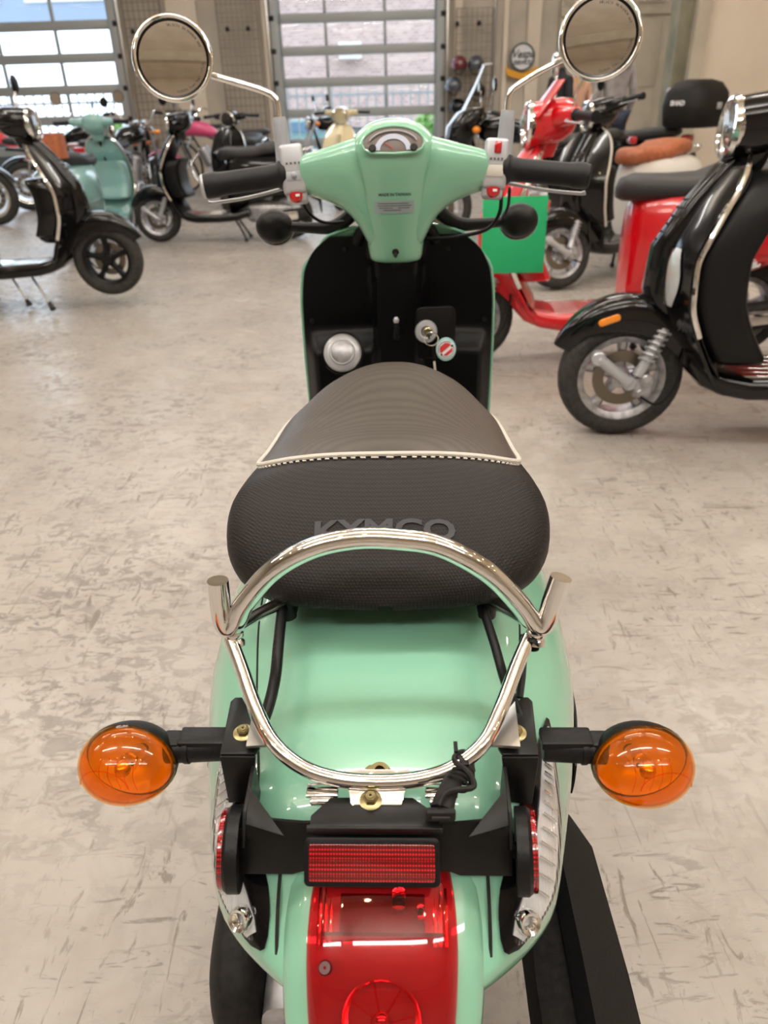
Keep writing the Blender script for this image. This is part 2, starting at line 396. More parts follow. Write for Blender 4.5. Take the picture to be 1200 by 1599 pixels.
M['wall2'] = vary(mat('cream_plaster', srgb(214, 200, 182), 0.8), 2, srgb(214, 202, 186), srgb(224, 212, 196))
M['ceiling'] = vary(mat('ceiling_boards', srgb(176, 160, 140), 0.8), 2, srgb(214, 204, 190), srgb(226, 216, 202))
M['doorframe'] = mat('aluminium_frame', srgb(165, 170, 172), 0.5, 0.2)
M['doorwhite'] = vary(mat('aged_white_door', srgb(190, 182, 168), 0.7), 3, srgb(176, 168, 152), srgb(190, 182, 166))
M['greengrey'] = vary(mat('grey_green_casing', srgb(120, 118, 100), 0.8), 5, srgb(108, 106, 88), srgb(134, 130, 112))
M['dark'] = mat('dark_recess', srgb(24, 22, 22), 0.7)
M['wire'] = mat('dark_wire', srgb(120, 112, 104), 0.5, 0.3)
# ================================================================== the room
YB = 13.5
XL, XR, YR = -9.5, 7.5, -7.0
def quadbox(x0, x1, y0, y1, z0, z1): return box(((x0+x1)/2, (y0+y1)/2, (z0+z1)/2), (x1-x0, y1-y0, z1-z0))
struct(obj('floor', quadbox(XL, XR, YR, YB+0.2, -0.1, 0), M['floor']))
struct(obj('ceiling', quadbox(XL, XR, YR, YB+0.2, CEIL, CEIL+0.1), M['ceiling']))
struct(obj('wall_left', quadbox(XL-0.2, XL, YR, YB, 0, CEIL), M['wall']))
struct(obj('wall_right', quadbox(XR, XR+0.2, YR, YB, 0, CEIL), M['wall2']))
struct(obj('wall_front', quadbox(XL, XR, YR-0.2, YR, 0, CEIL), M['wall2']))
WC = (-1.40, 1.05, 0.0, 4.0); WL = (-6.6, -3.92, 0.0, 4.0)
bw = struct(obj('wall_back', join(quadbox(XL, WL[0], YB, YB+0.2, 0, CEIL), quadbox(WL[1], WC[0], YB, YB+0.2, 0, CEIL),
    quadbox(WC[1], XR, YB, YB+0.2, 0, CEIL), quadbox(WL[0], WL[1], YB, YB+0.2, WL[3], CEIL), quadbox(WC[0], WC[1], YB, YB+0.2, WC[3], CEIL)), M['wall'], weld=False))
# roof beams seen in the mirrors
for k in range(5):
    y = -5+4.2*k
    struct(obj('trim_%d' % (k+1), quadbox(XL, XR, y-0.11, y+0.11, CEIL-0.28, CEIL), M['doorwhite']))

def glazed_door(name, X0, X1, Z1, xs, zs, y=YB+0.05):
    r = bpy.data.objects.new(name, None); sc.collection.objects.link(r); r['kind'] = 'structure'; r.location = ((X0+X1)/2, y, 0)
    cx = (X0+X1)/2
    def B(x0, x1, z0, z1, t, yo=0): return box(((x0+x1)/2-cx, yo, (z0+z1)/2), (x1-x0, t, z1-z0), 0.008)
    for x0, x1 in ((X0-0.10, X0+0.02), (X1-0.02, X1+0.10)):
        obj('jamb', B(x0, x1, 0, Z1+0.1, 0.22), M['doorframe'], r)
    obj('track', join(B(X0-0.16, X0-0.12, 0, Z1, 0.04, -0.12), B(X1+0.12, X1+0.16, 0, Z1, 0.04, -0.12)), M['steel'], r)
    for i, z in enumerate(zs):
        obj('rail', B(X0, X1, z-0.065, z+0.065, 0.05), M['doorframe'], r)
        if i: obj('roller_hinge', join(box((X0-cx-0.09, -0.10, z), (0.10, 0.04, 0.07), 0.01), box((X1-cx+0.09, -0.10, z), (0.10, 0.04, 0.07), 0.01)), M['dark'], r)
    for i in range(len(zs)-1):
        for j, x in enumerate(xs):
            obj('stile', B(x-0.025, x+0.025, zs[i]+0.065, zs[i+1]-0.065, 0.05), M['doorframe'], r)
            if j < len(xs)-1:
                obj('pane', B(x+0.025, xs[j+1]-0.025, zs[i]+0.065, zs[i+1]-0.065, 0.008), M['glass'], r)
    return r
zr = [0.12, 0.60, 1.025, 1.45, 1.875, 2.30, 2.725, 3.15, 3.575]
glazed_door('window_1', WC[0], WC[1], 4.0, [WC[0]+0.03, -0.67, 0.24, WC[1]-0.03], zr)
glazed_door('window_2', WL[0], WL[1], 4.0, [WL[0]+0.03, -5.70, -4.80, WL[1]-0.03], zr)
# pilasters and conduit on the back wall
for k, (x0, x1) in enumerate(((-3.05, -2.6), (-1.62, -1.52), (1.3, 1.42), (2.05, 2.12), (2.42, 2.62))):
    struct(obj('trim_%d' % (k+6), quadbox(x0, x1, YB-0.06, YB, 0, CEIL), M['wall2']))
cpt = tag(obj('wall_conduit', cyl((1.92, YB-0.03, 0.0), (1.92, YB-0.03, CEIL), 0.022, 8), M['steel']), 'thin grey conduit pipe running up the wall by the round sign', 'pipe')
# the large panelled door on the right of the back wall
def panel_door(name, X0, X1, Z1, y):
    r = bpy.data.objects.new(name, None); sc.collection.objects.link(r); r['kind'] = 'structure'; r.location = ((X0+X1)/2, y, 0); cx = (X0+X1)/2
    obj('door_leaf', box((0, 0, Z1/2), (X1-X0, 0.06, Z1)), M['doorwhite'], r)
    n = 5; wd = (X1-X0)/n
    for i in range(n):
        for z0, z1 in ((0.1, 1.1), (1.25, 2.15), (2.35, 3.2)):
            obj('door_panel', box((X0-cx+wd*(i+0.5), -0.04, (z0+z1)/2), (wd*0.74, 0.03, z1-z0), 0.012), M['doorwhite'], r)
    obj('rail', box((0, -0.05, 2.25), (X1-X0, 0.05, 0.10), 0.01), M['doorwhite'], r)
    obj('casing', join(box((X1-cx+0.12, -0.06, Z1/2), (0.24, 0.16, Z1)), box((0, -0.06, Z1+0.1), (X1-X0+0.5, 0.16, 0.2))), M['greengrey'], r)
    return r
panel_door('door_1', 2.9, 5.62, 3.4, YB-0.05)
# a nearer white partition on the right
struct(obj('wall_partition', quadbox(3.12, XR, 8.2, 8.42, 0, CEIL), M['wall2']))
struct(obj('trim_11', join(quadbox(3.02, 3.14, 8.12, 8.5, 0, CEIL)), M['doorwhite']))
struct(obj('trim_12', quadbox(2.90, 3.02, 8.25, 8.5, 0, CEIL), M['greengrey']))

# light fittings
for k, (x, y) in enumerate(TUBES):
    t = thing('tube_light', 'long white fluorescent fitting hung under the ceiling', 'light', (x, y, CEIL-0.5), 0, 'fluorescent fittings under the ceiling')
    obj('housing', box((0, 0, 0), (2.3, 0.2, 0.07), 0.01), M['whitepaint'], t)
    for s in (-1, 1):
        obj('end_cap', box((s*1.165, 0, 0), (0.03, 0.22, 0.11), 0.005), M['plastic'], t)
        obj('hanger', cyl((s*0.9, 0, 0.03), (s*0.9, 0, 0.5), 0.004, 6), M['steel'], t)
bulbm = mat('bulb_glow', (1, 0.85, 0.6), 0.5, emit=(1.0, 0.80, 0.50), es=150)
b0 = None
for k in range(26):
    x = -5.2+1.05*(k % 13)*0.95+0.2*math.sin(k*2.3); y = (-0.7 if k < 13 else 3.2)+0.25*math.sin(k*1.7); z = 3.75-0.15*abs(math.sin(k*0.9))
    if b0 is None:
        b0 = thing('pendant_bulb', 'bare warm bulb hanging on a cord from the ceiling', 'light bulb', (x, y, CEIL), 0, 'warm bulbs strung under the ceiling'); b0c = []
        b0c.append(obj('cord', cyl((0, 0, 0), (0, 0, -0.8), 0.004, 6), M['plastic'], b0)); b0c.append(obj('socket', cyl((0, 0, -0.8), (0, 0, -0.87), 0.02, 10, 0.004), M['plastic'], b0))
        b0c.append(obj('bulb', ball((0, 0, -0.910), 0.042, 12, 8), bulbm, b0))
    else:
        r = b0.copy(); sc.collection.objects.link(r); r.location = (x, y, CEIL)
        for c in b0c:
            d = c.copy(); sc.collection.objects.link(d); d.parent = r

# ------------------------------------------------------------------ outside
brickm = mat('pale_brick', srgb(200, 170, 160), 0.85)
def brick_nodes(m, c1, c2, mo, sc_=4.0):
    tc = nd(m, 'ShaderNodeTexCoord'); mp = nd(m, 'ShaderNodeMapping'); mp.inputs['Rotation'].default_value = (R(90), 0, 0)
    b = nd(m, 'ShaderNodeTexBrick'); b.inputs['Scale'].default_value = sc_; b.inputs['Color1'].default_value = (*c1, 1); b.inputs['Color2'].default_value = (*c2, 1); b.inputs['Mortar'].default_value = (*mo, 1)
    b.inputs['Mortar Size'].default_value = 0.02
    lk(m, tc.outputs['Object'], mp.inputs[0]); lk(m, mp.outputs[0], b.inputs['Vector']); lk(m, b.outputs[0], PB(m).inputs['Base Color'])
brick_nodes(brickm, srgb(205, 176, 168), srgb(180, 148, 142), srgb(205, 200, 195), 3.0)
concm = vary(mat('street_concrete', srgb(185, 188, 190), 0.9), 1.2, srgb(170, 172, 175), srgb(200, 202, 204))
struct(obj('ground', quadbox(-40, 40, YB+0.2, 70, -0.15, -0.02), concm))
bb = thing('brick_building', 'pale brick building across the street behind the middle glazed door', 'building', (4.0, 27, 0))
obj('wall', box((0, 0, 4), (15, 0.5, 8)), brickm, bb)
obj('cornice', box((0, -0.3, 4.3), (15.1, 0.3, 0.35), 0.03), M['whitepaint'], bb)
dw = mat('far_window', srgb(120, 150, 175), 0.15)
for x in (-5.2, -2.6, 0.2, 3.0):
    f = obj('window_frame', box((x, -0.27, 5.9), (1.5, 0.1, 1.7), 0.02), M['whitepaint'], bb); obj('window_pane', box((x, -0.33, 5.9), (1.3, 0.04, 1.5)), dw, f)
obj('air_unit', box((-4.6, -0.5, 2.6), (0.7, 0.5, 0.45), 0.03), M['whitepaint'], bb)
cb = thing('grey_building', 'pale grey building with large windows beyond the left glazed door', 'building', (-15.5, 30, 0))
greyb = mat('grey_cladding', srgb(150, 165, 185), 0.8)
obj('wall', box((0, 0, 6.2), (16, 0.5, 5.0)), greyb, cb)
obj('lower_wall', box((-7.0, 0, 1.8), (2.0, 0.5, 3.8)), greyb, cb)
for x in (-5, -1.5, 2.0, 5.5):
    f = obj('window_frame', box((x, -0.27, 6.0), (2.7, 0.1, 3.2), 0.02), M['whitepaint'], cb); obj('window_pane', box((x, -0.33, 6.0), (2.4, 0.04, 2.9)), dw, f)
fence = thing('picket_fence', 'grey metal picket fence seen through the glazed doors', 'fence', (-6, 19.5, 0))
obj('rail', join(box((0, 0, 0.35), (17, 0.04, 0.05)), box((0, 0, 1.35), (17, 0.04, 0.05))), M['doorframe'], fence)
for i in range(86):
    if i == 0: pk = obj('picket', box((-8.5, 0, 0.8), (0.035, 0.03, 1.5)), M['doorframe'], fence)
    else:
        d = pk.copy(); sc.collection.objects.link(d); d.location = (i*0.2, 0, 0)
def car(label, x, y, col, rz=0):
    t = thing('car', label, 'car', (x, y, -0.02), rz)
    prof = [(-2.2, 0.35), (-2.2, 0.85), (-1.9, 0.95), (-1.3, 1.4), (0.5, 1.42), (1.1, 0.98), (2.0, 0.85), (2.2, 0.6), (2.2, 0.35)]
    obj('body', plate(prof, 1.7, (0, 0, 0), (1, 0, 0), (0, 0, 1), 0.06), col, t)
    obj('side_glass', join(*[plate([(-1.25, 0.98), (-1.05, 1.33), (0.4, 1.34), (0.85, 0.98)], 0.02, (0, s*0.86, 0), (1, 0, 0), (0, 0, 1)) for s in (-1, 1)]), dw, t)
    for sx in (-1.35, 1.35):
        for sy in (-0.78, 0.78):
            obj('wheel', rot(lathe([(0.05, -0.1), (0.22, -0.1), (0.33, -0.08), (0.34, 0), (0.33, 0.08), (0.22, 0.1), (0.05, 0.1)], 18, (0, 0, 0), 'Y'), 'Z', 0) if False else lathe([(0.01, -0.1), (0.22, -0.1), (0.33, -0.08), (0.34, 0), (0.33, 0.08), (0.22, 0.1), (0.01, 0.1)], 18, (sx, sy, 0.34), 'Y'), M['rubber'], t)
    return t
car('red and white van outside the left glazed door', -9.3, 17.6, M['redpaint'], 0.3)
car('pale green car parked outside the middle glazed door', -1.6, 21.5, M['tealpaint'], 0.1).scale = (0.8, 0.8, 0.62)
def bush(label, x, y, h, r):
    t = thing('bush', label, 'bush', (x, y, -0.02)); V, F = [], []
    rnd = random.Random(int(x*10)+5)
    for i in range(900):
        a, b = rnd.uniform(0, 2*PI), rnd.uniform(-1, 1); q = (1-b*b)**0.5*rnd.uniform(0.75, 1.05)
        c = Vector((r*q*math.cos(a), r*q*math.sin(a), h*0.55+h*0.45*b)); d = Vector((rnd.uniform(-1, 1), rnd.uniform(-1, 1), rnd.uniform(-1, 1))).normalized()*0.09
        e = d.orthogonal().normalized()*0.045; n = len(V); V += [c-d, c+e, c+d, c-e]; F.append((n, n+1, n+2, n+3))
    o = obj('foliage', (V, F), M['leafm'], t, smooth=False, weld=False); o['kind'] = 'stuff'
    obj('stem', cyl((0, 0, 0), (0, 0, h*0.5), 0.03, 8), M['leather'], t)
M['leafm'] = vary(mat('leaf_green', (0.1, 0.3, 0.05), 0.6), 4, srgb(110, 170, 80), srgb(170, 210, 130))
bush('green bush outside at the right edge of the left glazed door', -5.0, 16.0, 0.95, 0.5)
bush('green bush outside at the right edge of the middle glazed door', 1.25, 16.2, 1.0, 0.5)

# ------------------------------------------------------------------ wire grids, helmets, sign, picture on the back wall
def wire_panel(label, x0, x1, z0, z1):
    t = thing('wire_grid_panel', label, 'display grid', ((x0+x1)/2, YB-0.12, z0)); w_ = x1-x0; h_ = z1-z0; gs = []
    nx = max(5, round(w_/0.075)); nz = round(h_/0.11)
    for i in range(nx+1): gs.append(box((-w_/2+w_*i/nx, 0, h_/2), (0.008 if 0 < i < nx else 0.02, 0.012, h_)))
    for i in range(nz+1): gs.append(box((0, 0, h_*i/nz), (w_, 0.01, 0.009)))
    o = obj('wire_mesh', join(*gs), M['wire'], t, smooth=False, weld=False); o['kind'] = 'stuff'
    return t
wire_panel('wire display grid on the wall right of the left glazed door', -3.68, -3.12, 0.6, 3.2)
wire_panel('wire display grid on the wall just left of the middle glazed door', -2.28, -1.68, 0.6, 3.6)
wire_panel('narrow wire display grid with helmets hung on it', 1.32, 1.92-0.05, 0.4, 2.35)
for k, (px, py) in enumerate(((209, 50), (356, 46), (388, 45), (714, 38), (748, 37))):
    p = at(px, py, y=YB-0.16)
    tag(obj('display_hook', join(cyl((0, 0.05, 0), (0, -0.05, 0), 0.012, 8), ball((0, -0.05, 0), 0.035, 10, 8)), M['dark']), 'small black hook clipped to a wire display grid', 'hook', 'hooks on the wire grids').location = p
def helmet(label, px, py, col, rz, y=YB-0.27):
    p = at(px, py, y=y); t = thing('helmet', label, 'helmet', p, rz)
    def sh(u, v):
        a = 2*PI*u; b = PI*(0.0+0.66*v); r_ = 0.115; return (r_*math.sin(b)*math.cos(a), r_*1.15*math.sin(b)*math.sin(a), r_*math.cos(b))
    obj('shell', shell(grid(sh, 24, 12, cu=True), 0.012), col, t)
    obj('rim', tube([(0.102*math.cos(a), 0.118*math.sin(a), -0.055) for a in [2*PI*i/12 for i in range(12)]], 0.008, 6, 2, True), M['rubber'], t)
    obj('visor', grid(lambda u, v: (0.123*math.sin(R(50+60*v))*math.cos(R(-150+120*u)), 0.140*math.sin(R(50+60*v))*math.sin(R(-150+120*u)), 0.12*math.cos(R(50+60*v))), 12, 6), M['blackpaint'], t)
    obj('strap', tube([(-0.10, 0, -0.05), (-0.04, -0.03, -0.12), (0.04, -0.03, -0.12), (0.10, 0, -0.05)], 0.007, 6, 4), M['rubber'], t)
M['maroon'] = mat('maroon_paint', srgb(96, 20, 36), 0.25, coat=1.0)
M['silverpaint'] = mat('graphite_paint', srgb(78, 82, 92), 0.25, 0.3, coat=1.0)
helmet('maroon open-face helmet hung top left on the wire grid', 717, 101, M['maroon'], 0.3)
helmet('graphite helmet hung beside the maroon helmet', 744, 101, M['silverpaint'], -0.2)
helmet('dark blue-grey helmet hung second row on the left', 708, 134, M['silverpaint'], 0.5)
helmet('black helmet hung second row on the right', 746, 143, M['blackpaint'], -0.4)
helmet('glossy black helmet hung lowest on the wire grid', 715, 168, M['blackpaint'], 0.8)
# round sign with orange ribbon
p = at(816, 89, y=YB-0.12)
sg = thing('round_sign', 'round white wall sign with dark script above an orange ribbon', 'sign', p)
obj('disc', cyl((0, 0.02, 0), (0, -0.02, 0), 0.185, 32, 0.004), M['whiteprint'], sg)
obj('ring', lathe([(0.165, -0.005), (0.165, 0.006), (0.19, 0.006), (0.19, -0.02)], 32, (0, -0.02, 0), (0, -1, 0)), M['darkprint'], sg)
obj('lettering', xf(text_geo('Vespa', 0.15, 0.002, 0.003, 0.35), frame_m((0, -0.026, 0.035), (1, 0, 0), (0, 0, 1))), M['darkprint'], sg)
obj('lettering', xf(text_geo('SERVICE', 0.075, 0.002, 0.002), frame_m((0, -0.026, -0.075), (1, 0, 0), (0, 0, 1))), M['darkprint'], sg)
orib = mat('orange_ribbon', srgb(226, 160, 40), 0.6)
obj('ribbon', join(plate([(-0.26, -0.12), (-0.18, -0.16), (0, -0.21), (0.18, -0.16), (0.26, -0.12), (0.22, -0.22), (0.12, -0.27), (0, -0.30), (-0.12, -0.27), (-0.22, -0.24)], 0.01, (0, 0.01, 0), (1, 0, 0), (0, 0, 1))), orib, sg)
# framed picture/monitor on a bench at the back
p = at(285, 195, y=12.9)
tv = thing('dark_monitor', 'dark flat monitor with an orange picture standing at the back wall', 'monitor', (p.x, 12.9, 0))
obj('bezel', box((0, 0, p.z+0.02), (0.46, 0.04, 0.36), 0.01), M['blackpaint'], tv)
obj('screen', box((0, -0.025, p.z), (0.28, 0.01, 0.17)), mat('screen_picture', srgb(190, 130, 70), 0.4, emit=srgb(190, 130, 70), es=0.25), tv)
obj('stand', join(cyl((0, 0.02, 0.715), (0, 0.02, p.z-0.16), 0.025, 10), box((0, 0.0, 0.722), (0.3, 0.2, 0.02), 0.005)), M['plastic'], tv)
wb = thing('workbench', 'low dark workbench along the back wall behind the parked bikes', 'bench', (-4.15, 12.95, 0))
obj('bench_top', box((0, 0, 0.69), (1.5, 0.6, 0.04), 0.005), M['leather'], wb)
for sx in (-0.7, 0.7):
    for sy in (-0.25, 0.25): obj('leg', box((sx, sy, 0.335), (0.05, 0.05, 0.67)), M['plastic'], wb)
# ================================================================== the mint scooter in front
YAW = R(-2.44)
oy = 0.85
ms = thing('scooter', 'mint green scooter seen from behind in the foreground with chrome grab rail and black seat', 'scooter',
           Matrix.Rotation(YAW, 3, 'Z') @ Vector((0, oy, 0)) + Vector((-0.0244, 0, 0)), YAW)
OFF[0] = (0, -oy, 0)
def P(name, g, m, parent=ms, **k): return obj(name, g, m, parent, **k)
def both(name, g, m, parent=ms, **k): return P(name, g, m, parent, **k), P(name, mir(g), m, parent, **k)

# ---- rear body: sections along y
bW = [(0.30, 0.062), (0.322, 0.088), (0.35, 0.118), (0.375, 0.136), (0.41, 0.148), (0.453, 0.160), (0.52, 0.178), (0.62, 0.196), (0.72, 0.200), (0.82, 0.190), (0.92, 0.160), (1.0, 0.125)]
bT = [(0.30, 0.535), (0.33, 0.553), (0.36, 0.575), (0.385, 0.600), (0.41, 0.620), (0.45, 0.630), (0.52, 0.643), (0.60, 0.660), (0.70, 0.675), (0.85, 0.68), (1.0, 0.66)]
bB = [(0.30, 0.52), (0.322, 0.500), (0.35, 0.485), (0.40, 0.455), (0.50, 0.41), (0.62, 0.37), (0.80, 0.33), (1.0, 0.30)]
def body_pt(y, a, off=0.0):
    W, T, B = interp(bW, y), interp(bT, y), interp(bB, y)
    Zm = B+(T-B)*0.42; s = 1 if a >= 0 else -1; a = abs(a)
    if a <= 0.62:
        t = a/0.62*PI/2; e = 2/2.9
        x = W*math.sin(t)**e; z = Zm+(T-Zm)*max(0, math.cos(t))**e
        z -= 0.10*(T-Zm)*(x/W)**2*max(0, math.cos(t))**e
    else:
        q = (a-0.62)/0.38; x = W*(1-0.16*q*q); z = Zm+(B-Zm)*q
    p = Vector((s*x, y, z))
    if off:
        e = 1e-3; p1 = body_pt(y+e, s*a); p2 = body_pt(y, s*a+1e-3)
        n = (p1-p).cross(p2-p); n.normalize()
        if n.dot(Vector((s*0.3, -0.1, 0.3))) < 0: n = -n
        p = p+n*off
    return p
def asym(v, n=40):  # even spacing across the crown
    a = v*2-1; return a
ys = [0.30+0.7*(i/64)**1.2 for i in range(65)]
body_g = grid(lambda u, v: body_pt(ys[round(u*64)], v*2-1), 65, 91)
P('body_shell', shell(body_g, -0.003), M['mint'], sharp=50)
def body_patch(y0f, y1f, a0, a1, nu, nv, off, t=0.002):
    """patch lying on the body; y limits may depend on a"""
    f = lambda u, v: (lambda a: body_pt(y0f(a)+(y1f(a)-y0f(a))*u, a, off))(a0+(a1-a0)*v)
    return shell(grid(f, nu, nv), t)
# seams beside the deck and the dark shut line along the sides
for s in (-1, 1):
    P('panel_gap', tube([body_pt(y, s*0.235, 0.0) for y in [0.40+0.03*i for i in range(14)]], 0.0011, 5, 2), M['dark'])
    P('side_grille', shell(grid(lambda u, v: body_pt(0.52+0.22*u, s*(0.60+(0.10+0.12*math.sin(PI*u))*v), 0.002), 14, 6), 0.002), M['mattplastic'])
# ---- clear corner lamps in black recesses
def corner(y, k):   # k across the recess 0..1, follows the rear corner
    lo = interp([(0.328, 0.44), (0.333, 0.36), (0.349, 0.27), (0.364, 0.245), (0.40, 0.26), (0.46, 0.30), (0.50, 0.33)], y); hi = interp([(0.328, 0.46), (0.333, 0.51), (0.35, 0.52), (0.37, 0.51), (0.40, 0.475), (0.44, 0.42), (0.48, 0.37), (0.50, 0.34)], y)
    return lo+(hi-lo)*k
for s in (-1, 1):
    lens = lambda y, v: (lambda lo, hi: lo+(hi-lo)*v)(interp([(0.335, 0.43), (0.339, 0.385), (0.347, 0.35), (0.364, 0.33), (0.41, 0.325), (0.46, 0.322), (0.492, 0.335)], y), interp([(0.335, 0.45), (0.34, 0.495), (0.36, 0.50), (0.38, 0.475), (0.41, 0.435), (0.44, 0.395), (0.48, 0.352), (0.492, 0.345)], y))
    P('lamp_recess', shell(grid(lambda u, v: body_pt(0.3285+0.171*u, s*corner(0.3285+0.171*u, v), 0.0022), 34, 12), 0.001), M['blackpaint'])
    P('lamp_reflector', shell(grid(lambda u, v: body_pt(0.338+0.152*u, s*lens(0.338+0.152*u, 0.06+0.88*v), 0.0034), 24, 8), 0.001), M['lampwhite'])
    cl = P('corner_lamp', shell(grid(lambda u, v: body_pt(0.3352+0.157*u, s*lens(0.3352+0.157*u, v), 0.0048+0.006*math.sin(PI*v)**0.5*math.sin(PI*u)**0.5), 26, 12), 0.0015), M['clearlens'])
    pp = body_pt(0.347, s*lens(0.347, 0.45), 0.009)
    P('lens_boss', lathe([(0.003, -0.004), (0.0055, 0.001), (0.008, 0.002), (0.0095, -0.001), (0.0095, -0.005)], 16, pp, (s*0.35, -0.75, 0.55)), M['chrome'], cl)
    P('lens_ridge', join(*[tube([body_pt(y, s*lens(y, 0.15+0.15*k), 0.0060) for k in range(5)], 0.0012, 5, 2) for y in [0.365+0.0085*j for j in range(13)]]), M['reflbowl'], cl, weld=False)
# ---- lower tail: green inner cowl that frames the tail lamp
cp = [((0.40), 0.585, 0.074), (0.365, 0.575, 0.076), (0.330, 0.556, 0.076), (0.300, 0.535, 0.074), (0.275, 0.508, 0.070), (0.258, 0.475, 0.062), (0.252, 0.43, 0.050)]
def along(cpl, k):
    n = len(cpl); i = k; a = cpl[max(0, i-1)]; b = cpl[min(n-1, i+1)]
    d = Vector((0, b[0]-a[0], b[1]-a[1])).normalized(); nn = Vector((0, d.z, -d.y))
    if nn.y > 0: nn = -nn
    return Vector((0, cpl[i][0], cpl[i][1])), d, nn
def slab(cpl, th, n_=3.2, N=36, lift=0.0, wid=1.0):
    dens = smooth_path([(c[2]*wid, c[0], c[1]) for c in cpl], 4); c2 = [(q.y, q.z, q.x) for q in dens]; rings = []
    for i in range(len(c2)):
        p, d, nn = along(c2, i)
        rings.append([p+nn*lift+Vector((1, 0, 0))*a+nn*b for a, b in sell(c2[i][2], th, n_, N)])
    return loft(rings)
P('tail_cowl', slab(cp, 0.034, 3.4, lift=-0.026), M['mint'], sharp=50)
# ---- tail lamp
M['maroonlens'] = mat('dark_red_plastic', srgb(70, 6, 12), 0.35)
M['lampsilver'] = mat('lamp_silver', (0.9, 0.9, 0.9), 0.22, 0.95)
tlp = [(0.366, 0.592, 0.050), (0.340, 0.583, 0.0535), (0.312, 0.568, 0.0545), (0.286, 0.548, 0.053), (0.264, 0.520, 0.050), (0.250, 0.485, 0.046), (0.246, 0.45, 0.040)]
tl = P('tail_lamp', slab(tlp, 0.020, 3.0, lift=-0.016), M['redlens'], sharp=60)
P('lamp_housing', slab(tlp, 0.010, 4, lift=-0.030, wid=0.96), M['lampsilver'], tl)
P('lamp_partition', join(box((0, 0.322, 0.556), (0.088, 0.003, 0.020)), rot(box((0, 0.340, 0.561), (0.086, 0.035, 0.002)), 'X', 25, (0, 0.34, 0.561))), M['reflbowl'], tl)
bc = Vector((0, 0.281, 0.533)); bn = Vector((0, -0.70, 0.71))
P('lamp_reflector', lathe([(0.003, -0.014), (0.012, -0.0135), (0.020, -0.009), (0.0255, -0.001), (0.0275, 0.001)], 28, bc, bn), M['reflbowl'], tl)
P('bulb', join(lathe([(0.005, -0.014), (0.005, -0.004)], 12, bc, bn), ball(bc-bn*0.003, 0.006, 12, 8)), M['chrome'], tl)
fm = frame_m(bc+bn*0.0045, (1, 0, 0), Vector((0, 0.71, 0.70)))
P('lens_spokes', join(*[xf(tube([(0.007*math.cos(a), 0.007*math.sin(a), 0), (0.026*math.cos(a), 0.026*math.sin(a), 0)], 0.0007, 5, 1), fm) for a in [2*PI*i/8+0.2 for i in range(8)]],
    xf(tube([(0.026*math.cos(a), 0.026*math.sin(a), 0) for a in [2*PI*i/24 for i in range(24)]], 0.0008, 5, 1, True), fm), xf(tube([(0.007*math.cos(a), 0.007*math.sin(a), 0) for a in [2*PI*i/16 for i in range(16)]], 0.0008, 5, 1, True), fm)), M['redlens'], tl)
P('lens_screw', lathe([(0.001, 0.002), (0.004, 0.002), (0.005, 0.0), (0.005, -0.003)], 12, (-0.039, 0.300, 0.5625), (0, -0.5, 0.85)), M['maroonlens'], tl)
P('bulb_bay', join(rot(box((0, 0.336, 0.5685), (0.062, 0.026, 0.003), 0.001), 'X', 28, (0, 0.336, 0.5685))), M['maroonlens'], tl)
P('lens_flute', join(*[tube([(x_, 0.352, 0.5745), (x_, 0.335, 0.5665), (x_, 0.318, 0.558)], 0.0016, 6, 2) for x_ in (-0.046, -0.042, -0.038, 0.038, 0.042, 0.046, 0.022)]), M['reflbowl'], tl, weld=False)
for s in (-1, 1): P('panel_gap', tube([(s*0.0790, 0.368, 0.5745), (s*0.0790, 0.350, 0.5640), (s*0.0790, 0.335, 0.5500), (s*0.0788, 0.324, 0.5370)], 0.0014, 5, 3), M['dark'])
P('bulb_shield', join(box((0.012, 0.345, 0.572), (0.012, 0.02, 0.012), 0.004), box((0.028, 0.335, 0.570), (0.006, 0.012, 0.01), 0.002)), M['chrome'], tl)

# ---- seat
sW = [(0.541, 0.006), (0.545, 0.050), (0.553, 0.088), (0.568, 0.120), (0.59, 0.144), (0.62, 0.157), (0.645, 0.160), (0.68, 0.157), (0.72, 0.151), (0.76, 0.1460), (0.80, 0.1425), (0.87, 0.1360), (0.93, 0.121), (0.98, 0.107), (1.02, 0.092), (1.05, 0.073), (1.075, 0.050), (1.092, 0.026), (1.10, 0.006)]
sT = [(0.541, 0.695), (0.545, 0.704), (0.556, 0.718), (0.575, 0.736), (0.60, 0.757), (0.63, 0.775), (0.66, 0.785), (0.70, 0.783), (0.78, 0.772), (0.88, 0.765), (0.98, 0.762), (1.05, 0.757), (1.085, 0.748), (1.10, 0.728)]
sB = [(0.541, 0.690), (0.60, 0.676), (0.70, 0.682), (0.90, 0.685), (1.05, 0.70), (1.10, 0.716)]
def seat_pt(y, a, off=0.0):
    W, T, B = interp(sW, y), interp(sT, y), interp(sB, y); s = 1 if a >= 0 else -1; a = abs(a)
    Zm = B+(T-B)*0.36
    if a <= 0.78:
        t = a/0.78*PI/2; e = 2/2.55
        x = W*math.sin(t)**e; z = Zm+(T-Zm)*max(0, math.cos(t))**e
    else:
        q = (a-0.78)/0.22; x = W*(1-0.12*q*q); z = Zm+(B-Zm)*q
    p = Vector((s*x, y, z))
    if off:
        e = 1e-3; p1 = seat_pt(y+e, s*a); p2 = seat_pt(y, s*a+e); n = (p1-p).cross(p2-p); n.normalize()
        if n.z < 0: n = -n
        p = p+n*off
    return p
sy = [0.541+0.559*(0.5-0.5*math.cos(PI*i/64)) for i in range(65)]
seat_g = grid(lambda u, v: seat_pt(sy[round(u*64)], v*2-1), 65, 61)
P('seat', shell(seat_g, -0.004), M['seatside'], sharp=60)
seat_bvh = BVHTree.FromPolygons([Vector(v) for v in seat_g[0]], seat_g[1])
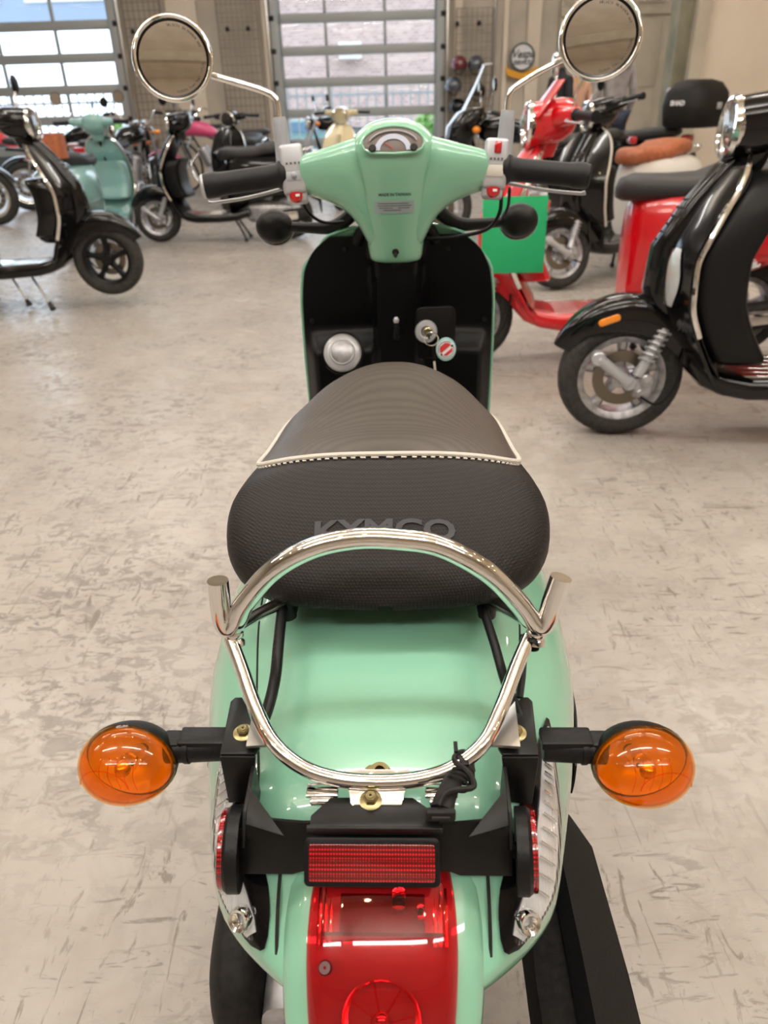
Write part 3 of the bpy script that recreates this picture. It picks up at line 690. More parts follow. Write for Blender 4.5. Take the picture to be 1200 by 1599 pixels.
body_bvh = BVHTree.FromPolygons([Vector(v) for v in body_g[0]], body_g[1])
def drape(pts, bvh, off, d=Vector((0, 0, -1))):
    out = []
    for p in pts:
        p = Vector(p); h = bvh.ray_cast(p, d); 
        if h[0] is None: h = bvh.find_nearest(p)
        n = h[1] if h[1].dot(d) < 0 else -h[1]
        out.append(h[0]+n*off)
    return out
# upper rider pad: smooth panel bounded by the piping
pe = [(0.900, 0.64), (0.86, 0.625), (0.81, 0.605), (0.765, 0.58), (0.728, 0.545), (0.700, 0.485), (0.682, 0.385), (0.672, 0.25), (0.667, 0.12), (0.665, 0.0)]
pe = [(-a, y) for y, a in pe]+[(a, y) for y, a in pe[:-1][::-1]]
pl = smooth_path([(a, y, 0) for a, y in pe], 5)
pipe = [seat_pt(p.y, p.x, 0.0022) for p in pl]; pipa = [(p.x, p.y) for p in pl]
P('piping', tube(pipe, 0.0028, 8, 1), M['beige'])
P('piping_stitch', join(*[tube([pipe[i]+Vector((0, -0.0052, -0.001)), pipe[i]*0.5+pipe[min(i+1, len(pipe)-1)]*0.5+Vector((0, -0.0052, -0.0012))], 0.0011, 5, 1) for i in range(14, len(pipe)-15)]), M['beige'], weld=False)
# pad surface: rows from the piping forward to the nose
def pad_fn(u, v):
    a0, y0 = pipa[round(v*(len(pipa)-1))]
    yy = y0+(1.0985-y0)*u; aa = a0+(v*2-1-0)*0.0; aa = a0*(1-u)+(v*2-1)*0.66*u if u < 1 else (v*2-1)*0.66
    return seat_pt(yy, aa, 0.0008+0.0022*math.sin(PI*min(1, u*1.3))**0.6 if 0 < u < 0.76 else 0.0008)
P('seat_pad', grid(pad_fn, 30, len(pipe)), M['seattop'], sharp=70)
# embossed word on the back of the seat
tg = text_geo('KYMCO', 0.030, 0.0, 0.0009)
tx = []
for v in tg[0]:
    fx = v.x*1.22
    s_ = v.y+0.010
    tx.append(Vector((fx-0.001, 0.5795+s_*0.70, 0.9)))
word = (drape(tx, seat_bvh, 0.0016), tg[1])
P('embossed_lettering', shell(word, 0.0012), mat('emboss', srgb(50, 51, 60), 0.32), smooth=False)

# ---- chrome grab rail
rail = thing
arch = [(-0.130, 0.500, 0.702), (-0.116, 0.500, 0.729), (-0.090, 0.500, 0.760), (-0.057, 0.500, 0.7805), (-0.022, 0.500, 0.789), (0.012, 0.500, 0.788), (0.045, 0.500, 0.781), (0.082, 0.500, 0.7575), (0.108, 0.500, 0.728), (0.124, 0.500, 0.702)]
arch = [(a[0]+0.002, a[1], a[2]) for a in arch]
# the arch tube turns outwards at its feet and ends in two short horns
L0 = [(-0.1325, 0.502, 0.752), (-0.1335, 0.501, 0.730), (-0.1345, 0.500, 0.709)]
full = [(-0.1345, 0.502, 0.7495), (-0.1350, 0.501, 0.730), (-0.1350, 0.500, 0.712), (-0.1310, 0.499, 0.7035), (-0.1240, 0.499, 0.7095)] + arch[1:-1] + [(0.1220, 0.499, 0.7100), (0.1300, 0.499, 0.7035), (0.1355, 0.500, 0.712), (0.1390, 0.502, 0.728), (0.1440, 0.504, 0.7490)]
gr = P('grab_rail', tube(full, 0.0088, 18, 8), M['chrome'], sharp=60)
low = [(-0.1270, 0.497, 0.694), (-0.114, 0.472, 0.684), (-0.097, 0.437, 0.672), (-0.080, 0.4115, 0.662), (-0.058, 0.3965, 0.653), (-0.032, 0.3895, 0.648), (0, 0.3870, 0.647), (0.032, 0.3895, 0.648), (0.058, 0.3965, 0.653), (0.080, 0.4115, 0.662), (0.095, 0.437, 0.672), (0.111, 0.472, 0.684), (0.1240, 0.497, 0.694)]
P('rail_loop', tube([(a[0]-0.003, a[1], a[2]) for a in low], 0.0060, 14, 6), M['chrome'], gr, sharp=60)
for s in (-1, 1):
    P('rail_collar', lathe([(0.0050, -0.006), (0.0085, -0.006), (0.0085, -0.002), (0.0070, 0.0), (0.0085, 0.002), (0.0085, 0.005), (0.0050, 0.007)], 16, (s*0.1265, 0.497, 0.6935), (s*0.1, 0.4, 0.9)), M['chrome'], gr)
    P('rail_stay', tube([(s*0.127, 0.502, 0.700), (s*0.115, 0.535, 0.690), (s*0.100, 0.562, 0.683), (s*0.094, 0.580, 0.680), (s*0.092, 0.60, 0.678)], 0.0058, 12, 5), M['chrome'], gr)
    P('stay_mount', join(cyl((s*0.094, 0.570, 0.662), (s*0.094, 0.570, 0.690), 0.0085, 14, 0.001), box((s*0.094, 0.588, 0.670), (0.018, 0.040, 0.012), 0.003)), M['plastic'], gr)
    P('weld_tab', plate([(0.107, 0.462), (0.098, 0.449), (0.086, 0.425), (0.083, 0.415), (0.105, 0.413)], 0.0025, (0, 0, 0.655), (s, 0, 0), (0, 1, 0.0)), M['steel'], gr)
    P('loop_tab', join(box((s*0.044, 0.385, 0.640), (0.024, 0.012, 0.003), 0.001), box((s*0.044, 0.378, 0.637), (0.018, 0.006, 0.006), 0.002)), M['chrome'], gr)
P('mount_plate', plate([(-0.0285, 0.012), (0.0215, 0.012), (0.0150, -0.018), (-0.0215, -0.018)], 0.003, (0, 0.388, 0.6435), (1, 0, 0), (0, 1, 0.12), 0.0006), M['chrome'], gr)
# zip ties round the rail
def tie(p, d, r_): return join(lathe([(r_, -0.0018), (r_+0.0014, -0.0018), (r_+0.0014, 0.0018), (r_, 0.0018), (r_, -0.0018)], 16, p, d))
P('cable_tie', join(tie((0.0595, 0.3985, 0.6545), (0.9, 0.45, 0.2), 0.0062), box((0.0615, 0.3925, 0.660), (0.006, 0.005, 0.004), 0.001), box((0.0555, 0.4065, 0.6625), (0.003, 0.010, 0.0015))), M['plastic'])
P('cable_tie', tie((0.1215, 0.492, 0.6905), (0.35, 0.9, 0.36), 0.0066), M['plastic'])
# black tubes under the rail
P('wiring_tube', tube([(-0.096, 0.592, 0.672), (-0.0965, 0.56, 0.678), (-0.0945, 0.52, 0.672), (-0.0935, 0.485, 0.660), (-0.097, 0.455, 0.650), (-0.105, 0.435, 0.640)], 0.0050, 10, 6), M['plastic'])
P('wiring_tube', tube([(0.092, 0.595, 0.672), (0.090, 0.56, 0.676), (0.096, 0.52, 0.668), (0.102, 0.485, 0.656), (0.112, 0.455, 0.645), (0.118, 0.44, 0.638)], 0.0042, 10, 6), M['plastic'])
P('wiring_tube', tube([(0.118, 0.505, 0.690), (0.1145, 0.480, 0.674), (0.110, 0.46, 0.662)], 0.0032, 8, 5), M['plastic'])
# connector plug hanging over the bracket
P('connector_plug', join(tube([(0.0605, 0.398, 0.650), (0.061, 0.394, 0.652), (0.0535, 0.3855, 0.652), (0.047, 0.371, 0.652), (0.0435, 0.360, 0.6505)], [0.0075, 0.0085, 0.0075, 0.0072, 0.0078, 0.0085], 12, 5, flat=0.62, up=(0, 0, 1)),
    box((0.0425, 0.3565, 0.6495), (0.021, 0.006, 0.010), 0.002), *[lathe([(0.0078, -0.0012), (0.0092, 0), (0.0078, 0.0012)], 14, (0.0605-0.0016*k, 0.392-0.0036*k, 0.652), (0.4, 0.9, 0)) for k in range(4)]), M['mattplastic'])
P('plug_opening', box((0.0425, 0.3530, 0.650), (0.013, 0.002, 0.003), 0.0005), M['dark'])
P('wire_loop', tube([(0.067, 0.391, 0.652), (0.0665, 0.403, 0.657), (0.0595, 0.405, 0.659), (0.054, 0.396, 0.660), (0.064, 0.384, 0.660), (0.0665, 0.374, 0.657), (0.054, 0.370, 0.659), (0.046, 0.366, 0.660), (0.041, 0.358, 0.657)], 0.0021, 7, 6), M['mattplastic'])
# latch nut on the deck
P('deck_nut', join(lathe([(0.004, 0.006), (0.0075, 0.006), (0.0085, 0.004), (0.0085, 0)], 20, (-0.003, 0.417, 0.6215), (0, -0.12, 1)), plate([(-0.018, -0.003), (-0.008, 0.007), (0.004, 0.008), (0.013, -0.002), (0.008, -0.006), (-0.012, -0.006)], 0.002, (-0.003, 0.418, 0.6225), (1, 0, 0), (0, 1, 0.12))), M['brass'])

# ---- black steel bracket with lamps and reflectors
br = P('mounting_bracket', join(
    plate([(-0.047, -0.012), (-0.047, -0.003), (-0.034, 0.013), (0.026, 0.013), (0.045, -0.003), (0.045, -0.012)], 0.003, (-0.003, 0.3645, 0.6405), (1, 0, 0), (0, 1, 0), 0.0008),
    plate([(-0.049, 0.0), (0.047, 0.0), (0.047, -0.010), (-0.049, -0.010)], 0.003, (-0.003, 0.3525, 0.6415), (1, 0, 0), (0, -0.25, 1), 0.0005),
    plate([(-0.102, 0.013), (-0.078, 0.0215), (-0.055, 0.0195), (0.055, 0.0195), (0.076, 0.0215), (0.098, 0.013), (0.098, -0.021), (0.060, -0.021), (0.052, -0.018), (-0.052, -0.018), (-0.063, -0.021), (-0.102, -0.021)], 0.003, (-0.003, 0.3590, 0.6115), (1, 0, 0), (0, 0.42, 1), 0.0007)), M['satin'], sharp=30)
for s, dx in ((-1, -0.002), (1, -0.005)):
    X = lambda x: s*x+dx
    P('side_plate', join(
        plate([(0.128, 0.470), (0.125, 0.475), (0.119, 0.475), (0.114, 0.466), (0.094, 0.419), (0.097, 0.412), (0.124, 0.412)], 0.003, (dx, 0, 0.6475), (s, 0, 0), (0, 1, 0), 0.0008),
        plate([(0.124, 0.0), (0.096, 0.0), (0.101, -0.042), (0.121, -0.044)], 0.003, (dx, 0.4115, 0.6475), (s, 0, 0), (0, 0.16, 1), 0.0008),
        plate([(0.0, 0.012), (0.040, 0.006), (0.058, -0.012), (0.046, -0.025), (-0.003, -0.027)], 0.003, (X(0.0985), 0.4115, 0.628), (0, -1, 0), (0, 0, 1), 0.0007),
        plate([(0.0, 0.0), (0.0, 0.026), (0.029, -0.0075)], 0.0025, (X(0.0960), 0.361, 0.632), (-s, 0, 0), (0, 0.75, 0.45), 0.0006)), M['satin'], br, sharp=30)
    rr_ = P('side_reflector', lathe([(0.001, 0.0), (0.026, 0.0), (0.0290, -0.0015), (0.0310, -0.004), (0.0310, -0.0125), (0.001, -0.0125)], 40, (X(0.1165), 0.3665, 0.5985), (s, -0.07, 0.06)), M['plastic'], br)
    P('reflector_face', lathe([(0.001, 0.0026), (0.0284, 0.0022), (0.0290, 0.0008), (0.0290, -0.003)], 40, (X(0.1165), 0.3665, 0.5985), (s, -0.07, 0.06)), M['prism'], rr_)
    P('reflector_stud', cyl((X(0.106), 0.3665, 0.5990), (X(0.0985), 0.3665, 0.600), 0.006, 12, 0.001), M['plastic'], rr_)
    def bolt(p, r_=0.0048, nm='bolt', par=br):
        q = Vector(p)
        return P(nm, join(lathe([(0.001, 0.0), (r_*1.75, 0.0), (r_*1.75, 0.0012), (r_*1.3, 0.002), (0.001, 0.002)], 24, q, (0, -0.1, 1)),
            lathe([(0.001, 0.0062), (r_*0.8, 0.0062), (r_*1.05, 0.0050), (r_*1.12, 0.0015)], 6, q, (0, -0.1, 1)), lathe([(0.001, 0.0068), (r_*0.55, 0.0068), (r_*0.6, 0.006)], 16, q, (0, -0.1, 1))), M['brass'], par, sharp=25)
    bolt((X(0.1095), 0.4335, 0.649))
bolt((-0.0075, 0.3745, 0.642), 0.0050)
# centre reflector
cr = P('rear_reflector', join(xf(plate(rrect(0.097, 0.034, 0.004), 0.014, (0, 0, 0), (1, 0, 0), (0, 1, 0), 0.0015), frame_m((-0.0065, 0.3495, 0.6105), (1, 0, 0), (0, 0.60, 0.80)))), M['plastic'], br, sharp=40)
P('reflector_face', xf(plate(rrect(0.090, 0.0255, 0.0025), 0.003, (0, 0, 0), (1, 0, 0), (0, 1, 0), 0.0006), frame_m((-0.0065, 0.3435, 0.6150), (1, 0, 0), (0, 0.60, 0.80))), M['prism'], cr)
# turn signals
def rear_signal(s):
    c = Vector((s*0.2025-0.001, 0.419, 0.6315)); ax = Vector((s*0.14, -0.86, 0.24)).normalized()
    t = P('turn_signal', join(cyl((s*0.1265, 0.4330, 0.6350), (s*0.176, 0.4300, 0.6350), 0.0112, 16, 0.001), box((s*0.144, 0.4335, 0.6435), (0.040, 0.019, 0.008), 0.002), box((s*0.170, 0.4325, 0.6430), (0.014, 0.017, 0.006), 0.002),
        lathe([(0.0105, -0.002), (0.0122, -0.002), (0.0122, 0.002), (0.0105, 0.002)], 16, (s*0.158, 0.431, 0.635), (s, 0, 0))), M['plastic'], br)
    m_ = frame_m(c, (1, 0, 0.04*s), ax.cross(Vector((1, 0, 0.0))) * -1)
    q = ax; u_ = Vector((1, 0, 0)); u_ = (u_-q*u_.dot(q)).normalized(); v_ = q.cross(u_)
    mm = Matrix((u_, v_, q)).transposed().to_4x4(); mm.translation = c
    def el(rx, ry, rz, t0, t1, nv=14):
        return xf(grid(lambda u, v: (rx*math.sin(t0+(t1-t0)*v)*math.cos(2*PI*u), ry*math.sin(t0+(t1-t0)*v)*math.sin(2*PI*u), rz*math.cos(t0+(t1-t0)*v)), 36, nv, cu=True), mm)
    P('signal_housing', shell(el(0.0385, 0.0305, 0.036, R(96), R(180)), 0.001), M['plastic'], t)
    P('lamp_reflector', el(0.0362, 0.0280, 0.024, R(93), R(172)), M['lampwhite'], t)
    P('bulb', join(xf(ball((0, 0, 0.004), (0.008, 0.008, 0.012), 12, 8), mm), xf(cyl((0, 0, -0.018), (0, 0, -0.004), 0.007, 12), mm)), M['reflbowl'], t)
    ln = P('signal_lens', shell(el(0.0378, 0.0298, 0.033, 0.02, R(97), 18), 0.0015), M['amber'], t)
    P('lens_rib', join(xf(tube([(0.008*s+0.020*math.cos(a), -0.007+0.014*math.sin(a), 0.0235+0.0015*math.sin(a)) for a in [PI*1.0*i/14 for i in range(15)]], 0.0006, 6, 1), mm),
        *[xf(tube([(x_, -0.014, 0.014), (x_*1.02, 0.0, 0.019), (x_, 0.012, 0.014)], 0.0004, 5, 4), mm) for x_ in (-0.014, -0.007, 0.0, 0.007, 0.014)]), M['amber'], ln, weld=False)
    return t
rear_signal(-1); rear_signal(1)

# ---- lower running gear seen below the tail
P('rear_fender', loft([[Vector((a*(0.075-0.0*k), 0, 0))+Vector((0, 0.60-0.36*math.cos(R(20+10*k)), 0.24+0.36*math.sin(R(20+10*k))*0.92+b)) for a, b in [(-1, -0.04), (-0.9, -0.005), (-0.5, 0.01), (0, 0.014), (0.5, 0.01), (0.9, -0.005), (1, -0.04)]] for k in range(8)], closed=False), M['plastic'])
def tyre(c, r, w_, n=40, prof=None):
    pr = [(r*0.66, -w_*0.36), (r*0.72, -w_*0.47), (r*0.84, -w_*0.5), (r*0.94, -w_*0.42), (r*0.99, -w_*0.22), (r, 0), (r*0.99, w_*0.22), (r*0.94, w_*0.42), (r*0.84, w_*0.5), (r*0.72, w_*0.47), (r*0.66, w_*0.36)]
    return lathe(pr+[pr[0]], n, c, 'X')
rw = P('rear_wheel', tyre((0, 0.62, 0.225), 0.225, 0.11), M['rubber'])
P('rim', lathe([(0.02, -0.03), (0.10, -0.02), (0.14, -0.045), (0.15, -0.045), (0.145, 0), (0.15, 0.045), (0.14, 0.045), (0.10, 0.02), (0.02, 0.03)], 32, (0, 0.62, 0.225), 'X'), M['alloy'], rw)
# muffler with its angular shield on the right
def facet(secs): return loft([[Vector((x, y, z)) for x, z in poly] for y, poly in secs])
P('muffler', facet([(0.18, [(0.145, 0.255), (0.150, 0.290), (0.195, 0.305), (0.235, 0.280), (0.240, 0.22), (0.16, 0.20)]), (0.44, [(0.140, 0.26), (0.146, 0.300), (0.195, 0.316), (0.236, 0.288), (0.240, 0.22), (0.15, 0.19)]),
    (0.60, [(0.145, 0.26), (0.155, 0.300), (0.190, 0.320), (0.230, 0.292), (0.234, 0.22), (0.15, 0.19)]), (0.655, [(0.170, 0.26), (0.175, 0.285), (0.190, 0.305), (0.218, 0.285), (0.220, 0.24), (0.17, 0.22)])]), M['mattplastic'], sharp=20)
P('muffler_shield', facet([(0.17, [(0.176, 0.307), (0.192, 0.318), (0.243, 0.288), (0.246, 0.22), (0.240, 0.22), (0.190, 0.305)]), (0.45, [(0.178, 0.318), (0.192, 0.328), (0.242, 0.297), (0.246, 0.22), (0.238, 0.22), (0.190, 0.315)]),
    (0.595, [(0.178, 0.318), (0.190, 0.332), (0.236, 0.302), (0.240, 0.22), (0.234, 0.22), (0.188, 0.318)]), (0.64, [(0.188, 0.318), (0.194, 0.328), (0.218, 0.302), (0.222, 0.25), (0.216, 0.25), (0.192, 0.316)])]), M['plastic'], sharp=20)
P('exhaust_pipe', tube([(0.10, 0.60, 0.24), (0.13, 0.72, 0.20), (0.08, 0.85, 0.18), (0.02, 0.95, 0.25)], 0.014, 10, 5), M['steel'])
P('shock_absorber', join(cyl((-0.105, 0.46, 0.25), (-0.085, 0.60, 0.56), 0.012, 12), *[lathe([(0.020, -0.003), (0.025, 0), (0.020, 0.003)], 14, Vector((-0.105, 0.46, 0.25)).lerp(Vector((-0.085, 0.60, 0.56)), 0.3+0.05*k), (0.06, 0.41, 0.9)) for k in range(11)]), M['blackpaint'], weld=False)
# belt case on the left: long case with rounded black cover
P('engine_case', loft([[Vector((-0.100-0.0*a, y, 0.27+0.0))+Vector((a*0.030, 0, b*h_)) for a, b in sell(1, 1, 3.5, 20)] for y, h_ in ((0.40, 0.05), (0.43, 0.075), (0.50, 0.09), (0.65, 0.09), (0.80, 0.08), (0.88, 0.05))]), M['alloy'])
cc = [(0.388, 0.028, 0.012), (0.396, 0.050, 0.022), (0.415, 0.070, 0.030), (0.445, 0.084, 0.035), (0.50, 0.093, 0.037), (0.58, 0.096, 0.037), (0.68, 0.094, 0.037), (0.78, 0.084, 0.036), (0.84, 0.065, 0.032), (0.87, 0.035, 0.020)]
P('case_cover', loft([[Vector((-0.153-0.004*math.sin((p.x-0.38)*6), p.x, 0.275))+Vector((a*p.z, 0, b*p.y)) for a, b in sell(1, 1, 2.8, 28)] for p in smooth_path([(y, h_, w_) for y, h_, w_ in cc], 3)]), M['mattplastic'], sharp=60)
P('under_tray', join(box((0, 0.47, 0.44), (0.13, 0.30, 0.02), 0.005), box((0, 0.36, 0.40), (0.10, 0.02, 0.10), 0.005), box((0.0, 0.70, 0.48), (0.20, 0.40, 0.10), 0.02)), M['plastic'])
P('plate_flap', box((0, 0.262, 0.36), (0.13, 0.006, 0.16), 0.003), M['plastic'])

# ---- floorboard, legshield and front
P('floorboard', loft([[Vector((a*w_, y, z_+b*0.022)) for a, b in sell(1, 1, 5, 28)] for y, w_, z_ in ((0.98, 0.15, 0.30), (1.05, 0.165, 0.295), (1.2, 0.175, 0.29), (1.35, 0.185, 0.30), (1.44, 0.185, 0.34))]), M['plastic'])
P('floor_ribs', join(*[box((x, 1.2, 0.316), (0.012, 0.26, 0.006), 0.002) for x in (-0.12, -0.08, -0.04, 0, 0.04, 0.08, 0.12)]), M['rubber'], weld=False)
def shield_w(z): return interp([(0.30, 0.165), (0.40, 0.183), (0.50, 0.190), (0.62, 0.1905), (0.74, 0.1885), (0.80, 0.182), (0.84, 0.166), (0.868, 0.135), (0.884, 0.095), (0.890, 0.05)], z)
def shield_y(x, z): return 1.515-0.10*(z-0.60)-0.10*max(0, 0.42-z)*2-0.55*x*x*(1 if z > 0.3 else 1)
zs_ = [0.30+0.59*i/26 for i in range(24)]+[0.868, 0.877, 0.884, 0.889]
P('leg_shield', shell(grid(lambda u, v: (lambda z: Vector(((v*2-1)*shield_w(z), shield_y((v*2-1)*shield_w(z), z), z)))(zs_[round(u*27)]), 28, 31), -0.016), M['mint'], sharp=60)
edge = [(-shield_w(z), z) for z in zs_]+[(shield_w(z), z) for z in zs_[::-1]]
P('shield_rim', tube([(x, shield_y(x, z)-0.002, z) for x, z in edge], 0.0032, 8, 2), M['mint'])
# inner panel: dished black moulding with a central column
def inner(u, v):
    z = 0.36+0.512*u; w_ = shield_w(z)*0.988-0.001; a = v*2-1; x = a*w_
    y = shield_y(x, z)-0.006
    edge_ = min(1, (1-abs(a))/0.10)*min(1, (1-u)/0.06)
    y += -0.018*(1-edge_)**2*0 - 0.004
    col = max(0.0, 1-max(0.0, abs(x)-0.038)/0.012); col = min(1, col); col = col*col*(3-2*col)
    y -= col*(0.055+0.02*(0.87-z))
    # lower pockets swell towards the rider
    lo = max(0.0, min(1.0, (0.70-z)/0.05)); lo = lo*lo*(3-2*lo)
    y -= lo*0.045*min(1, (1-abs(a))/0.12)*(1-col)
    return (x, y, z)
P('inner_panel', shell(grid(inner, 60, 61), -0.004), M['innerplastic'], sharp=60)
P('panel_screw', join(*[lathe([(0.001, 0.003), (0.004, 0.003), (0.0052, 0)], 14, (x, shield_y(x, z)-0.012, z), (0, -1, 0)) for x, z in ((-0.098, 0.850), (0.098, 0.848), (-0.170, 0.715), (0.171, 0.712))]), M['plastic'], weld=False)
P('glovebox_lid', xf(plate(rrect(0.075, 0.095, 0.012), 0.010, (0, 0, 0), (1, 0, 0), (0, 1, 0), 0.003), frame_m((0.072, 1.385, 0.712), (1, 0.10, 0), (0, 0.10, 1))), M['innerplastic'])
ig = P('ignition_lock', join(lathe([(0.009, 0.010), (0.012, 0.012), (0.019, 0.011), (0.021, 0.006), (0.021, -0.004)], 28, (0.0545, 1.377, 0.716), (0, -1, 0.12)),
    lathe([(0.0, 0.008), (0.009, 0.008), (0.0095, 0.010)], 20, (0.0560, 1.377, 0.716), (0, -1, 0.12))), M['silverplastic'])
P('lock_barrel', lathe([(0.0, 0.012), (0.0065, 0.012), (0.0085, 0.010), (0.0085, 0.0)], 20, (0.058, 1.375, 0.717), (0, -1, 0.12)), M['brass'], ig)
fc = P('fuel_cap', lathe([(0.0, 0.013), (0.023, 0.013), (0.0245, 0.011), (0.025, 0.009), (0.032, 0.008), (0.036, 0.004), (0.037, -0.004)], 40, (-0.1055, 1.398, 0.672), (0, -0.88, 0.42)), M['silverplastic'])
P('cap_disc', lathe([(0.0, 0.0155), (0.019, 0.0155), (0.0205, 0.0145), (0.021, 0.0125)], 32, (-0.1055, 1.398, 0.672), (0, -0.88, 0.42)), M['alloy'], fc)
P('cap_neck', lathe([(0.037, -0.035), (0.041, -0.02), (0.0405, 0.0), (0.037, 0.002)], 32, (-0.1055, 1.398, 0.672), (0, -0.88, 0.42)), M['innerplastic'], fc)
P('bag_hook', join(tube([(-0.001, 1.430, 0.705), (-0.001, 1.395, 0.700), (-0.001, 1.378, 0.712), (-0.001, 1.380, 0.735)], [0.010, 0.008, 0.006, 0.0045], 10, 6)), M['innerplastic'])
P('hook_tip', ball((-0.001, 1.379, 0.737), (0.0055, 0.005, 0.007), 12, 8), M['silverplastic'])

# ---- front fender, wheel, horn cover (mostly hidden)
P('front_cover', loft([[Vector((a*w_, y, z_+b*h_)) for a, b in sell(1, 1, 2.6, 24)] for y, w_, z_, h_ in ((1.50, 0.075, 0.66, 0.24), (1.56, 0.07, 0.65, 0.23), (1.60, 0.045, 0.63, 0.19), (1.615, 0.02, 0.62, 0.14))]), M['mint'])
ff = P('front_fender', shell(grid(lambda u, v: (lambda a, b: Vector((0.075*math.cos(b)*(1-0.25*abs(2*u-1)**2), 1.66+(0.245+0.03*math.sin(b))*math.cos(a), 0.235+(0.245+0.03*math.sin(b))*math.sin(a))))(R(5+165*u), PI*v), 24, 14), 0.003), M['mint'])
fw = P('front_wheel', tyre((0, 1.66, 0.225), 0.225, 0.10), M['rubber'])
P('rim', lathe([(0.02, -0.03), (0.10, -0.02), (0.14, -0.04), (0.15, -0.04), (0.145, 0), (0.15, 0.04), (0.14, 0.04), (0.10, 0.02), (0.02, 0.03)], 32, (0, 1.66, 0.225), 'X'), M['alloy'], fw)
P('steering_column', cyl((0, 1.66, 0.28), (0, 1.42, 0.90), 0.022, 14), M['plastic'])
for s in (-1, 1): P('fork_leg', cyl((s*0.07, 1.67, 0.22), (s*0.07, 1.58, 0.46), 0.016, 12, 0.002), M['plastic'])

# ---- headset: cowl with wings, speedometer, grips
hs = []
def ring_x(x, yc, zt, zb, d, tilt=0.22, n=22, pw=2.6):
    h_ = (zt-zb)/2; zc = (zt+zb)/2
    return [Vector((x, yc+b*0, 0))+Vector((0, a*d+tilt*-(b*h_)*1.0*0.6, zc+b*h_)) for a, b in sell(1, 1, pw, n)]
wing = lambda s: loft([ring_x(s*x, yc, zt, zb, d) for x, yc, zt, zb, d in ((0.0, 1.408, 1.046, 0.845, 0.030), (0.03, 1.408, 1.046, 0.850, 0.032), (0.046, 1.406, 1.045, 0.862, 0.034), (0.056, 1.403, 1.043, 0.882, 0.035), (0.066, 1.400, 1.041, 0.902, 0.036), (0.077, 1.397, 1.038, 0.917, 0.036), (0.092, 1.394, 1.034, 0.930, 0.034), (0.110, 1.391, 1.029, 0.940, 0.032), (0.13, 1.388, 1.024, 0.948, 0.030), (0.150, 1.386, 1.019, 0.954, 0.027), (0.157, 1.386, 1.015, 0.958, 0.024))])
P('handlebar_cowl', wing(-1), M['mint'], sharp=60); P('handlebar_cowl', wing(1), M['mint'], sharp=60)
cs = [(0.834, 0.034, 1.432, 0.020), (0.840, 0.046, 1.428, 0.026), (0.86, 0.050, 1.424, 0.031), (0.90, 0.053, 1.415, 0.037), (0.94, 0.056, 1.405, 0.043), (0.98, 0.060, 1.397, 0.046), (1.005, 0.0665, 1.394, 0.047), (1.025, 0.070, 1.396, 0.0465), (1.042, 0.066, 1.402, 0.043), (1.056, 0.050, 1.409, 0.036), (1.064, 0.032, 1.414, 0.027), (1.068, 0.012, 1.418, 0.014)]
def col_ring(z, w_, yc, d, n=44): return [Vector((a*w_, yc+b*d, z)) for a, b in sell(1, 1, 3.0, n)]
csp = smooth_path([(c[1], c[2], c[0]) for c in cs], 4); dsp = smooth_path([(c[3], 0, c[0]) for c in cs], 4)
P('headset_column', loft([col_ring(p.z, max(0.003, p.x), p.y, max(0.003, q.x)) for p, q in zip(csp, dsp)]), M['mint'], sharp=60)
P('front_headlamp', join(lathe([(0.0, 0.030), (0.04, 0.026), (0.058, 0.012), (0.062, 0.0)], 28, (0, 1.440, 0.985), (0, 1, 0))), M['clearlens'])
P('headlamp_rim', lathe([(0.058, 0.008), (0.066, 0.004), (0.066, -0.012), (0.058, -0.016)], 28, (0, 1.440, 0.985), (0, 1, 0)), M['chrome'])
# speedometer lying in the top of the cowl, facing up and back
so = Vector((0.0, 1.3530, 1.0300)); sm = frame_m(so, (1, 0, 0), (0, 0.42, 0.91))
def dpoly(w_, h_, dy=0.0, k=20): # rounded top, flatter bottom
    return [(w_*math.cos(PI*i/k), dy+h_*math.sin(PI*i/k)) for i in range(k+1)] + [(-w_*0.93, dy-h_*0.30), (-w_*0.70, dy-h_*0.52), (0, dy-h_*0.58), (w_*0.70, dy-h_*0.52), (w_*0.93, dy-h_*0.30)]
bz = dpoly(0.0510, 0.0275)
def poly_xf(poly, t, z_, bev=0.0): return xf(plate(poly, t, (0, 0, z_), (1, 0, 0), (0, 1, 0), bev), sm)
sp = P('speedometer', poly_xf(dpoly(0.050, 0.0265), 0.004, 0.0035, 0.0008), M['dial'])
P('speedometer_bezel', xf(tube([(x, y, 0.005) for x, y in bz], 0.0022, 8, 1, True), sm), M['mint'], sp)
P('dial_scale', xf(plate([(0.030*math.cos(PI*i/16), -0.011+0.026*math.sin(PI*i/16)) for i in range(17)]+[(-0.0215, -0.011)]+[(0.0215*math.cos(PI-PI*i/16), -0.011+0.018*math.sin(PI*i/16)) for i in range(1, 16)]+[(0.0215, -0.011)], 0.001, (0, 0, 0.0065), (1, 0, 0), (0, 1, 0)), sm), M['dialscale'], sp)
P('trim_arc', xf(tube([(0.040*math.cos(a), -0.003+0.0225*math.sin(a), 0.0075) for a in [R(18+144*i/14) for i in range(15)]], 0.0013, 6, 1), sm), M['silverplastic'], sp)
for s in (-1, 1): P('warning_light', lathe([(0, 0.004), (0.005, 0.004), (0.006, 0.002), (0.006, 0)], 16, sm @ Vector((s*0.0335, -0.0075, 0.0065)), (0, -0.91, 0.42)), M['dark'], sp)
P('dial_needle', xf(tube([(-0.001, -0.009, 0.0075), (-0.015, 0.002, 0.0075)], 0.0006, 5, 1), sm), M['redprint'], sp)
colb = loft([col_ring(p.z, max(0.003, p.x), p.y, max(0.003, q.x)) for p, q in zip(csp, dsp)]); colb = BVHTree.FromPolygons([Vector(v) for v in colb[0]], colb[1])
def ondrape(g, z0, off, x0=0.0): return (drape([Vector((v[0]+x0, 1.30, z0+v[1])) for v in g[0]], colb, off, Vector((0, 1, 0))), g[1])
